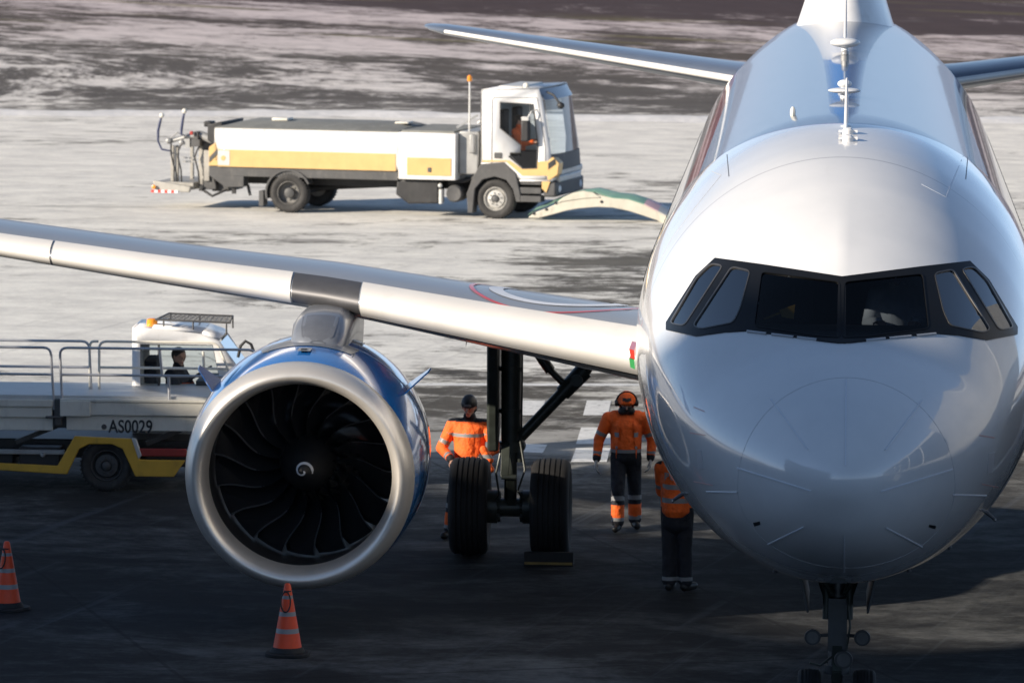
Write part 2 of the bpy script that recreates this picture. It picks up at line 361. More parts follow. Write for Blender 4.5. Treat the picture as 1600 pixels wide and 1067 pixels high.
# terminal whose roof edge throws the shade over the apron (unseen at left; roofline shaped for it)
def uv_pt(u, v):      # u towards the sun, v across
    return Vector((-u*math.sin(SUN_AZ) + v*math.cos(SUN_AZ), -u*math.cos(SUN_AZ) - v*math.sin(SUN_AZ), 0))
def terminal():
    U0, TE = 52.0, math.tan(SUN_EL)
    t = empty('terminal_building', uv_pt(U0, 0), 0, 'long concrete terminal with glazed front, out of view, roofline shaped to shade the apron', 'building')
    base = uv_pt(U0, 0)
    prof = [(-30, 2.6), (-24, 2.7), (-15, 3.0), (-14.2, 2.8), (-13.2, 2.25), (-11, 2.0), (-9, 2.3), (-9, 3.6), (-5, 3.6), (-3.2, 4.3), (-3.2, 4.9), (46, 4.9)]
    b = MB()
    for (v0, h0), (v1, h1) in zip(prof[:-1], prof[1:]):
        if v1 - v0 < .01: continue
        z0 = h0 + U0*TE; z1 = h1 + U0*TE
        fr = [uv_pt(U0, v0)-base, uv_pt(U0, v1)-base, uv_pt(U0+16, v1)-base, uv_pt(U0+16, v0)-base]
        n = b.add([(p.x, p.y, 0) for p in fr] + [(p.x, p.y, z) for p, z in zip(fr, (z0, z1, z1, z0))])
        for f in ((3,2,1,0),(4,5,6,7),(0,1,5,4),(1,2,6,5),(2,3,7,6),(3,0,4,7)): b.face([n+i for i in f])
    b.build('wall', M['concrete'], t, smooth=0)
    b = MB()
    for k in range(12):
        v0 = -28 + k*6
        for z0 in (1.5, 6.0, 10.5):
            a = uv_pt(U0-.05, v0)-base; c = uv_pt(U0-.05, v0+5)-base
            n = b.add([(a.x, a.y, z0), (c.x, c.y, z0), (c.x, c.y, z0+3.4), (a.x, a.y, z0+3.4)]); b.face((n, n+1, n+2, n+3))
    b.build('window_band', M['surround'], t, smooth=0)
terminal()

# ------------------------------------------------------------------ aircraft
plane = empty('airliner', (0, 0, 0), 0, 'white and blue twin-engine passenger airliner facing the viewer nose-on', 'airplane')
TAB = [(0, 3.2, 3.2, 0, 3.2), (.02, 3.315, 3.085, .135, 3.2), (.1, 3.45, 2.94, .30, 3.2), (.3, 3.65, 2.70, .525, 3.22), (.6, 3.82, 2.50, .755, 3.26),
       (1.0, 3.97, 2.33, .985, 3.30), (1.5, 4.12, 2.17, 1.21, 3.37), (1.85, 4.215, 2.08, 1.34, 3.42), (2.2, 4.45, 2.00, 1.45, 3.47), (2.6, 4.75, 1.94, 1.56, 3.53), (3.2, 5.13, 1.86, 1.70, 3.61),
       (4.0, 5.49, 1.80, 1.83, 3.70), (5.0, 5.77, 1.76, 1.93, 3.79), (6.0, 5.90, 1.75, 1.97, 3.83), (7.0, 5.93, 1.75, 1.975, 3.84),
       (24, 5.93, 1.75, 1.975, 3.84), (26, 5.93, 1.95, 1.95, 3.92), (28, 5.93, 2.3, 1.83, 4.05), (30, 5.92, 2.75, 1.62, 4.3), (32, 5.88, 3.25, 1.33, 4.55), (34, 5.8, 3.8, .97, 4.8), (36, 5.6, 4.4, .55, 5.0), (37.5, 5.3, 4.9, .2, 5.1)]
TT = np.sqrt(np.array([r[0] for r in TAB])); TV = np.array([r[1:] for r in TAB], float)
def pchip(t):
    i = int(np.clip(np.searchsorted(TT, t) - 1, 0, len(TT)-2)); h = TT[i+1]-TT[i]; u = (t-TT[i])/h
    def slope(k):
        if k == 0: return (TV[1]-TV[0])/(TT[1]-TT[0])
        if k == len(TT)-1: return (TV[-1]-TV[-2])/(TT[-1]-TT[-2])
        a = (TV[k]-TV[k-1])/(TT[k]-TT[k-1]); b = (TV[k+1]-TV[k])/(TT[k+1]-TT[k])
        return np.where(a*b > 0, 2*a*b/np.where(abs(a+b) < 1e-9, 1, a+b), 0)
    m0, m1 = slope(i), slope(i+1); u2, u3 = u*u, u*u*u
    return TV[i]*(2*u3-3*u2+1) + m0*h*(u3-2*u2+u) + TV[i+1]*(3*u2-2*u3) + m1*h*(u3-u2)
NR = 160
def fring(Y):
    zt, zb, w, zc = pchip(math.sqrt(Y)); out = []
    for j in range(NR):
        th = 2*PI*j/NR; c = math.cos(th); x = w*math.sin(th)
        rdg = .055*math.exp(-abs(x)/.34)*max(0, 1-abs(Y-2.9)/1.0)**1.3 if c > 0 else 0
        out.append((x, Y, zc + ((zt-zc) if c > 0 else (zc-zb))*c + rdg - .03*(rdg > 0)*max(0, 1-abs(Y-2.9)/1.0)))
    return out
ys = [ (i/26.0)**2*1.0 for i in range(1, 26)] + list(np.arange(1.0, 7.0, .05)) + list(np.arange(7.0, 24, .5)) + list(np.arange(24, 37.6, .5))
# window outlines on the left half, in photograph pixels, cast onto the nose skin and mirrored
MASK = [(1321.5, 434), (1262, 425), (1190, 414), (1118, 404), (1088, 432), (1042, 504), (1042, 516), (1088, 526), (1132, 520), (1168, 518), (1222, 525), (1276, 533), (1300, 536), (1321.5, 537)]
WINS = [[(1112, 412), (1132, 416), (1071, 511), (1047, 506), (1090, 433)], [(1144, 417), (1174, 424), (1158, 484), (1147, 506), (1096, 516), (1083, 510)],
        [(1190, 425), (1313, 441), (1314, 530), (1276, 527), (1178, 512)]]
def inpoly(p, poly):
    x, y = p; r = False; n = len(poly)
    for i in range(n):
        x1, y1 = poly[i]; x2, y2 = poly[i-1]
        if (y1 > y) != (y2 > y) and x < (x2-x1)*(y-y1)/(y2-y1)+x1: r = not r
    return r
def roundpoly(poly, r, k=4):
    out = []; n = len(poly)
    for i in range(n):
        p = Vector(poly[i]); a = Vector(poly[i-1]); b = Vector(poly[(i+1) % n])
        q0 = p + (a-p).normalized()*min(r, (a-p).length*.45); q1 = p + (b-p).normalized()*min(r, (b-p).length*.45)
        for j in range(k+1):
            t = j/k; out.append(tuple(q0*(1-t)**2 + p*2*t*(1-t) + q1*t*t))
    return out
def shrink(poly, d):
    n = len(poly); ar = sum(poly[i-1][0]*poly[i][1]-poly[i][0]*poly[i-1][1] for i in range(n)); sg = 1 if ar > 0 else -1; out = []
    for i in range(n):
        p = Vector(poly[i]); e0 = (p-Vector(poly[i-1])).normalized(); e1 = (Vector(poly[(i+1) % n])-p).normalized()
        n0 = Vector((-e0.y, e0.x))*sg; n1 = Vector((-e1.y, e1.x))*sg; m = (n0+n1); m = m/max(.3, m.dot(n0)) if m.length > 0 else n0
        out.append(tuple(p + m*d))
    return out
WIN_R = [roundpoly(w, 8) for w in WINS]

V0 = [(0, 0, 3.2)]; rings = [fring(y) for y in ys]; Vf = list(V0)
for r in rings: Vf += r
Ff = [(0, 1+(j+1) % NR, 1+j) for j in range(NR)]
for i in range(len(rings)-1):
    for j in range(NR):
        j2 = (j+1) % NR; Ff.append((1+i*NR+j, 1+i*NR+j2, 1+(i+1)*NR+j2, 1+(i+1)*NR+j))
Ff.append([1+(len(rings)-1)*NR+j for j in range(NR)])
bvh = BVHTree.FromPolygons(Vf, [list(f) for f in Ff])
def skin(px, py):
    h = bvh.ray_cast(CAM, ray(px, py)); 
    if h[0] is None:
        best = None
        for Y in np.arange(.5, 8, .25):
            q = bvh.find_nearest(P(px, py, Y))
            if best is None or q[3] < best[3]: best = q
        h = best
    n = h[1] if h[1].dot(ray(px, py)) < 0 else -h[1]
    return h[0], n
keep = []
for f in Ff:
    if len(f) == 4 and Vf[f[0]][1] < 4.6:
        cx = sum(Vf[i][0] for i in f)/4; cy = sum(Vf[i][1] for i in f)/4; cz = sum(Vf[i][2] for i in f)/4
        if cz > 3.9 and any(inpoly(proj((-abs(cx), cy, cz)), shrink(w, -2.5)) for w in WINS): continue
    keep.append(f)
fb = MB(); fb.V = Vf; fb.F = keep; fb.M = [0]*len(keep)
fuse = fb.build('fuselage', M['fuse'], plane, smooth=40)

def patch(polys, holes, off, step=7, thick=.03, mirror=True):
    """list of (verts, faces) lying on the skin inside the pixel outlines; returns an MB"""
    b = MB(); allp = []; edges = []
    for pl in polys + holes:
        dens = []
        for i in range(len(pl)):
            a = Vector(pl[i]); c = Vector(pl[(i+1) % len(pl)]); k = max(1, int((c-a).length/step))
            dens += [tuple(a+(c-a)*j/k) for j in range(k)]
        n = len(allp); allp += dens; edges += [(n+i, n+(i+1) % len(dens)) for i in range(len(dens))]
    xs = [p[0] for p in allp]; yy = [p[1] for p in allp]
    gx = min(xs)
    ins = lambda p: any(inpoly(p, q) for q in polys) and not any(inpoly(p, h) for h in holes)
    while gx < max(xs):
        gy = min(yy)
        while gy < max(yy):
            if ins((gx, gy)): allp.append((gx+random.uniform(-.5, .5), gy+random.uniform(-.5, .5)))
            gy += step
        gx += step
    vo, eo, fo, _, _, _ = delaunay_2d_cdt([Vector(p) for p in allp], edges, [], 0, 1e-4)
    tris = [tuple(f) for f in fo if ins((sum(vo[i].x for i in f)/3, sum(vo[i].y for i in f)/3))]
    pts = [skin(v.x, v.y) for v in vo]
    cnt = {}
    for f in tris:
        for i in range(3):
            e = (f[i], f[(i+1) % 3]); cnt[e] = 1
    bnd = [e for e in cnt if (e[1], e[0]) not in cnt]
    for sx in ((1, -1) if mirror else (1,)):
        n = b.add([(sx*(p+nn*off).x, (p+nn*off).y, (p+nn*off).z) for p, nn in pts]); m = b.add([(sx*(p+nn*(off-thick)).x, (p+nn*(off-thick)).y, (p+nn*(off-thick)).z) for p, nn in pts])
        for f in tris: b.face([n+i for i in (f if sx < 0 else f[::-1])])
        for e in bnd: b.face((n+e[0], n+e[1], m+e[1], m+e[0]) if sx < 0 else (n+e[1], n+e[0], m+e[0], m+e[1]))
    return b
def ribbon(pts, w, off=.004, mirror=False, closed=False):
    """thin strip on the skin along photograph points"""
    b = MB(); P3 = [skin(*p) for p in pts]
    if closed: P3.append(P3[0])
    for sx in ((1, -1) if mirror else (1,)):
        rr = []
        for i, (p, nn) in enumerate(P3):
            d = (P3[min(i+1, len(P3)-1)][0]-P3[max(i-1, 0)][0]).normalized(); a = d.cross(nn).normalized()*w/2
            rr.append([(sx*(p+a*k+nn*o).x, (p+a*k+nn*o).y, (p+a*k+nn*o).z) for k, o in ((-1.0, -.003), (-.8, off), (.8, off), (1.0, -.003))])
        b.rings(rr, closed=False)
    return b
sur = patch([MASK], WIN_R, .012); surround = sur.build('windshield_surround', M['surround'], plane, smooth=40)
for k, w in enumerate(WIN_R):
    for sx in (1, -1):
        q = patch([w], [], .004, mirror=False, thick=.012)
        if sx < 0: q.V = [(-x, y, z) for x, y, z in q.V]; 
        wn = q.build('cockpit_window', M['glass'] if k == 2 else M['sideglass'], plane, smooth=40)
        if True:
            wi = shrink(w, 1.7 if k < 2 else 1.4); fr = patch([w], [wi], .017, mirror=False, thick=.012, step=9)
            if sx < 0: fr.V = [(-x, y, z) for x, y, z in fr.V]
            fr.build('window_frame', M['wframe'] if k < 2 else M['surround'], wn, smooth=40)
# dashboard cowl under the windscreen
b = MB(); b.prism([(2.25, 3.9), (2.35, 4.26), (2.75, 4.28), (3.0, 3.9)], -.88, .88, 'yz'); b.build('instrument_cowl', M['dgrey'], plane, bevel=.03)
b = MB()
for x in (-.5, .5):
    b.box(x-.24, x+.24, 3.45, 3.6, 3.6, 4.75); b.box(x-.13, x+.13, 3.46, 3.58, 4.76, 4.95)
b.build('cockpit_seat', M['navy'], plane, bevel=.04)
b = MB(); q0 = Vector((-.70, 2.62, 4.33)); b.bar(q0, q0+Vector((.16, .02, .06)), .012, .02); b.rings([[q0+Vector((.16, .02, .02)), q0+Vector((.27, .03, .0)), q0+Vector((.28, .05, .13)), q0+Vector((.14, .03, .08))], [q0+Vector((.16, .03, .02)), q0+Vector((.27, .04, .0)), q0+Vector((.28, .06, .13)), q0+Vector((.14, .04, .08))]]); b.build('yellow_tab', M['chassis_yellow'], plane)  # yellow tab added in place of a sunlit seat strap
# radome seam and lightning strips
cx, cy, rx = 1322.5, 760.0, 170.0
def seam(a): 
    r = rx; return (cx + r*math.sin(a), cy - (170 if math.cos(a) > 0 else 127)*math.cos(a))
ribbon([seam(2*PI*i/72) for i in range(72)], .007, .002, closed=True).build('radome_seam', M['seam'], plane, smooth=60)
for a, c in (((1322, 594), (1321, 727)), ((1440, 626), (1383, 703)), ((1204, 623), (1262, 702)), ((1152, 731), (1267, 767)), ((1488, 733), (1376, 768)), ((1200, 850), (1256, 823)), ((1441, 854), (1384, 824)), ((1319, 836), (1319, 893)), ((1104, 768), (1152, 769)), ((1488, 773), (1541, 774))):
    k = 10; ribbon([(a[0]+(c[0]-a[0])*i/k, a[1]+(c[1]-a[1])*i/k) for i in range(k+1)], .014, .007).build('lightning_strip', M['strip'], plane, smooth=60)
for pl in ([(1088, 703), (1096, 703), (1100, 732), (1091, 734)], [(1545, 708), (1554, 706), (1551, 738), (1542, 740)]):
    patch([pl], [], .003, mirror=False, thick=.006).build('service_plate', M['seam'], plane, smooth=0)
for pl in ([(1177, 816), (1187, 814), (1188, 819), (1179, 822)], [(1452, 819), (1462, 821), (1461, 826), (1451, 823)]):
    patch([pl], [], .004, mirror=False, thick=.006).build('drain_port', M['surround'], plane, smooth=0)
# red stencil dashes round the static plates
M['stencil'] = mat('faded_red_stencil', (.55, .33, .32), .4, coat=.4)
for x0, y0, L_, sl in ((1078, 676, 24, .16), (1084, 752, 30, .2), (1530, 680, 24, .16), (1534, 756, 26, .2), (1084, 636, 17, .4)):
    ribbon([(x0+L_*t/5, y0+L_*sl*t/5) for t in range(6)], .014, .002).build('stencil_line', M['stencil'], plane, smooth=60)
# roof escape hatch outlines, door outline
for pts in ([(1136, 242), (1139, 276)], [(1512, 246), (1509, 280)]):
    ribbon([(pts[0][0]+(pts[1][0]-pts[0][0])*t/6, pts[0][1]+(pts[1][1]-pts[0][1])*t/6) for t in range(7)], .010, .003).build('panel_seam', M['seamd'], plane, smooth=60)
def polyline(pts, k=8):
    out = []
    for a, c in zip(pts[:-1], pts[1:]): out += [(a[0]+(c[0]-a[0])*i/k, a[1]+(c[1]-a[1])*i/k) for i in range(k)]
    return out + [pts[-1]]
ribbon(polyline([(1112, 268), (1127, 274), (1088, 322), (1050, 372), (1030, 410)]), .006, .002).build('panel_seam', M['seam'], plane, smooth=60)
ribbon(polyline([(1440, 288), (1478, 308), (1505, 244)]), .008, .002).build('panel_seam', M['strip'], plane, smooth=60)
# air-data probes
def probe(px, py, dirpx):
    p, nn = skin(px, py); b = MB(); q = p + nn*.10; b.cyl(p - nn*.02, q, .022, .014, 10); b.cyl(q, q+Vector((0, -.13, 0)), .013, .009, 10); b.ball(q, .018, 8)
    return b.build('air_data_probe', M['dmetal'], plane)
for px, py in ((1066, 772), (1210, 894), (1424, 899), (1489, 862), (1541, 800)): probe(px, py, 0)
# wipers: thin dark bars along the lower sill
for sx in (1, -1):
    for x0, x1 in ((1168, 1198), (1206, 1240), (1246, 1276)):
        rb = ribbon([(x0+(x1-x0)*t/4, 519+(x0+(x1-x0)*t/4-1168)*.125) for t in range(5)], .018, .022)
        if sx < 0: rb.V = [(-x, y, z) for x, y, z in rb.V]
        rb.build('sill_plate', M['seam'], plane, smooth=60)

# cabin windows along both sides
cw = None
for sx in (-1, 1):
    for k in range(40):
        Y = 6.9+k*.533
        if Y > 26.5: break
        w_, zc_ = float(pchip(math.sqrt(Y))[2]), float(pchip(math.sqrt(Y))[3]); zt_ = float(pchip(math.sqrt(Y))[0]); x_ = w_*math.sqrt(1-((4.42-zc_)/(zt_-zc_))**2)
        if cw is None:
            b = MB(); b.rings([[(d, .115*math.copysign(abs(math.cos(a))**.8, math.cos(a)), .165*math.copysign(abs(math.sin(a))**.8, math.sin(a))-d*.25) for a in np.linspace(0, 2*PI, 21)[:-1]] for d in (-.02, .005)])
            cw = b.build('cabin_window', M['surround'], plane); o = cw
        else: o = cw.copy(); C.objects.link(o); o.parent = plane
        o.location = (sx*x_, Y, 4.42); o.rotation_euler = (0, -.28 if sx > 0 else .28, 0 if sx > 0 else 0)
        if sx < 0: o.rotation_euler = (0, -.28, PI)
# antennas on the crown
def crown(Y): return float(pchip(math.sqrt(Y))[0])
def blade_ant(Y, h, x=0.0):
    b = MB(); z = crown(Y)-.01
    b.rings([[(x+sx*w*k, Y+a+sh, zz) for a, k in ((-.14*c, 0), (-.07*c, .8), (0.02*c, 1), (.16*c, 0))for sx in (1,)] + [(x-w*k, Y+a+sh, zz) for a, k in ((.02*c, 1), (-.07*c, .8))] for zz, w, c, sh in ((z, .022, 1.2, 0), (z+h*.5, .018, .95, .06), (z+h, .010, .6, .13))])
    b.lathe((x, Y, z-.01), (0, 0, 1), [(0, .06), (.02, .055), (.03, .02)], 12)
    return b.build('blade_antenna', M['white'], plane)
blade_ant(5.75, .46, .02); blade_ant(20.6, .75, .0)
def disc_ant(Y, w, h, rise):
    b = MB(); z = crown(Y); b.ball((0, Y, z+rise), w/2, 16, (1, .8, h/w)); b.cyl((0, Y, z-.02), (0, Y, z+rise), .05, .035)
    return b.build('dome_antenna', M['white'], plane)
disc_ant(19.2, .36, .12, .10); disc_ant(9.6, .34, .06, .07); disc_ant(11.2, .15, .09, .05)
b = MB(); z = crown(16.9); b.cyl((0, 16.9, z-.02), (0, 16.9, z+.06), .05); b.ball((0, 16.9, z+.08), .045, 10); b.build('beacon_light', M['grey'], plane)
b = MB(); b.cyl((0, 15.9, crown(15.9)), (0, 15.9, crown(15.9)+.05), .035); b.build('beacon_light', M['grey'], plane)
for px, py in ((1325, 209), (1325, 220)):
    p, nn = skin(px, py); b = MB(); b.lathe(p-nn*.01, nn, [(0, .055), (.05, .05), (.065, .03)], 14); b.box(p.x-.09, p.x+.09, p.y-.02, p.y+.02, p.z+.01, p.z+.035); b.build('roof_fitting', M['white'], plane)
b = MB(); p, nn = skin(1240, 181); b.ball(tuple(p+nn*.03), .035, 8, (.8, .8, 1.8)); b.build('marker_lamp', M['cream'], plane)

# fin
def foil(t, k=10):   # symmetric section, unit chord: list of (s, y) around
    xs = [.5-.5*math.cos(PI*i/k) for i in range(k+1)]
    yt = lambda x: 5*t*(.2969*math.sqrt(x)-.126*x-.3516*x*x+.2843*x**3-.1015*x**4)
    return [(x, yt(x)) for x in xs] + [(x, -yt(x)) for x in xs[-2:0:-1]]
def fin_part(z0, z1, name, m, grow=0):
    b = MB(); rr = []
    for i in range(9):
        z = z0+(z1-z0)*i/8; u = (z-5.6)/6.2; le = 27.0+4.6*u+.3*max(0, .12-u)*8*0; ch = 6.6-4.4*u; th = .165-.05*u
        fl = 1+.35*max(0, 1-(z-5.6)/.8)
        rr.append([(y*ch*fl, le+s_*ch, z) for s_, y in foil(th, 16)])
    b.rings(rr); return b.build(name, m, plane)
fin_part(5.6, 6.45, 'fin_root', M['white']); fin_part(6.45, 11.8, 'fin', M['finblue'])

# tailplane
def surf(stations, name, m, tfun=None):
    b = MB(); rr = []
    for X, Y, z, ch, t, tw in stations:
        rr.append([(X, Y+s_*ch, z + yy*ch + (.25-s_)*ch*math.tan(tw)) for s_, yy in foil(t, 14)])
    b.rings(rr); return b.build(name, m, plane, smooth=50)
for sx in (-1, 1):
    surf([(sx*.6, 30.6, 4.85, 4.0, .10, 0), (sx*1.6, 31.25, 4.93, 3.6, .10, 0), (sx*5.9, 34.25, 5.42, 1.7, .09, 0), (sx*6.15, 34.55, 5.45, 1.35, .07, 0), (sx*6.24, 34.9, 5.46, .9, .04, 0)], 'tailplane', M['tailgrey'])
    b = MB(); ed = [(sx*1.3, 31.03, 4.895), (sx*3.5, 32.58, 5.145), (sx*5.88, 34.22, 5.415)]
    b.tube(ed, [.052, .042, .03], 10); b.build('tailplane_leading_edge', M['slat'], plane)

# wings
WST = [(0, 10.6, 2.75, 7.4, .13, .05), (1.9, 11.6, 2.95, 6.15, .13, .04), (3.8, 12.62, 3.18, 5.2, .125, .03), (5.75, 13.68, 3.42, 4.35, .12, .02), (7.7, 14.7, 3.57, 3.75, .115, .01), (9.6, 15.7, 3.73, 3.3, .112, 0), (13, 17.5, 4.05, 2.5, .11, 0), (16.4, 19.3, 4.40, 1.6, .10, 0)]
WA = np.array(WST)
def wst(X): return [float(np.interp(X, WA[:, 0], WA[:, k])) for k in range(1, 6)]
def wpt(X, s_, side, off=0.0):
    Y, z, ch, t, tw = wst(X)
    yt = 5*t*(.2969*math.sqrt(s_)-.126*s_-.3516*s_*s_+.2843*s_**3-.1015*s_**4)
    k = 1.08 if side > 0 else -.86
    n = Vector((0, -1, 0)) if s_ < .002 else Vector((0, -.35/(1+12*s_), side)).normalized()
    return Vector((0, Y+s_*ch, z+yt*k*ch+(-s_)*ch*math.tan(tw))) + n*off
def section(X, ss, off=0.0):
    out = [wpt(X, s_, 1, off) for s_ in ss[::-1]] + [wpt(X, s_, -1, off) for s_ in ss[1:]]
    return out
SS = [0, .002, .006, .014, .027, .045, .07, .10, .14, .2, .28, .38, .5, .62, .75, .87, 1.0]
def wing(sx):
    b = MB(); rr = []
    Xs = [1.2, 1.9, 2.8, 3.8, 4.8, 5.75, 6.7, 7.7, 8.6, 9.6, 11.3, 13, 14.7, 16.4]
    for X in Xs: rr.append([(sx*X, p.y, p.z) for p in section(X, SS)])
    b.rings(rr)
    ns = len(SS)*2-1; b.M = []
    for i in range(len(Xs)-1):
        for j in range(ns): b.M.append(0 if j < len(SS)-1 else 1)
    b.M += [0, 0]
    w = b.build('wing', [M['wingup'], M['wingdn']], plane, smooth=50)
    # winglet at the tip
    b = MB(); b.rings([[(sx*(16.4+dx), 19.3+dy+s_*ch, 4.40+dz+yy*ch*.4) for s_, yy in foil(.1, 8)] for dx, dy, dz, ch in ((0, 0, 0, 1.6), (.35, .25, .12, 1.45), (.6, .6, .55, 1.2), (.85, 1.3, 1.6, .85), (1.0, 1.8, 2.4, .5))])
    b.build('winglet', M['blue'], plane)
    sl = [.085, .075, .065, .052, .04, .024, .012, .005, .0015, 0]
    lo = [.0015, .005, .012, .022, .035]
    def slat(x0, x1, name='slat', m='slat', off=.012, extra=0):
        b = MB(); rr = []; k = max(2, int((x1-x0)/.5))
        for i in range(k+1):
            X = x0+(x1-x0)*i/k
            o = [wpt(X, s_*(1), 1, off) for s_ in sl] + [wpt(X, s_, -1, off) for s_ in lo]
            inn = [wpt(X, s_, -1, -.01) for s_ in lo[::-1]] + [wpt(X, s_, 1, -.01) for s_ in sl[::-1] if s_ > .003]
            rr.append([(sx*X, p.y, p.z) for p in o+inn])
        b.rings(rr); return b.build(name, M[m], w, smooth=40)
    slat(2.05, 5.3); slat(6.12, 9.0); slat(9.03, 12.2); slat(12.23, 16.2)
    b = MB(); 
    slat(5.32, 6.10, 'pylon_fairing', 'dmetal', .004)
    # canoe fairings
    for X, y0, L in ((8.4, 16.9, 3.6), (12.2, 18.6, 2.8)):
        b = MB(); rr = []; z = wst(X)[1]-.20
        for i in range(11):
            t = i/10; r = .19*math.sin(PI*min(1, t*1.0+.02))**.55+.005
            rr.append([(sx*X+r*math.cos(a*PI/6), y0+L*t, z-.10*math.sin(PI*t)+r*.8*math.sin(a*PI/6)) for a in range(12)])
        b.rings(rr); b.build('flap_track_fairing', M['dmetal'], w)
    # dark gap line under the slat
    b = MB(); b.tube([(sx*X, wpt(X, .045, -1, .0).y, wpt(X, .045, -1, .0).z-.0) for X in np.linspace(2.1, 5.2, 9)], .013, 6); b.build('slat_gap_seal', M['surround'], w)
    return w
for sx in (-1, 1): wing(sx)
def wz(X, Y):
    Yl, z, ch, t, tw = wst(abs(X)); return wpt(abs(X), max(.003, min(.98, (Y-Yl)/ch)), 1, .006).z
for rx_, ry_, wd, m in ((.95, 1.5, .05, 'redp'), (.62, 1.0, .16, 'strip')):
    b = MB(); rr = []
    for a in np.linspace(0, 2*PI, 61): rr.append([(-3.15+(rx_+q)*math.cos(a), 14.3+(ry_+q)*math.sin(a), wz(-3.15+(rx_+q)*math.cos(a), 14.3+(ry_+q)*math.sin(a))) for q in (0, wd/2, wd)])
    b.grid(rr); b.build('wing_marking', M[m], plane, smooth=60)
# belly fairing
b = MB(); rr = []
for i in range(25):
    t = i/24; Y = 10.4+9.8*t; k = math.sin(PI*t)**.5 if 0 < t < 1 else 0
    rr.append([((1.5+.65*k)*math.sin(a), Y, 2.75-(.95+.35*k)*math.cos(a)) for a in [-1.9+3.8*j/24 for j in range(25)]])
b.rings(rr, closed=False); b.build('belly_fairing', M['fuse'], plane, smooth=50)
# flag on the root fairing
for k, (m, y0) in enumerate((('redp', 545), ('greenp', 560))):
    b = MB(); q = [P(983, y0, 10.35), P(991, y0+2, 10.35), P(992, y0+17, 10.35), P(985, y0+14, 10.35)]
    n = b.add([v for v in q]+[v+Vector((0, .8, 0)) for v in q]); 
    for f in ((0,1,2,3),(7,6,5,4),(0,4,5,1),(1,5,6,2),(2,6,7,3),(3,7,4,0)): b.face([n+i for i in f])
    b.build('flag_marking', M[m], plane, smooth=0)

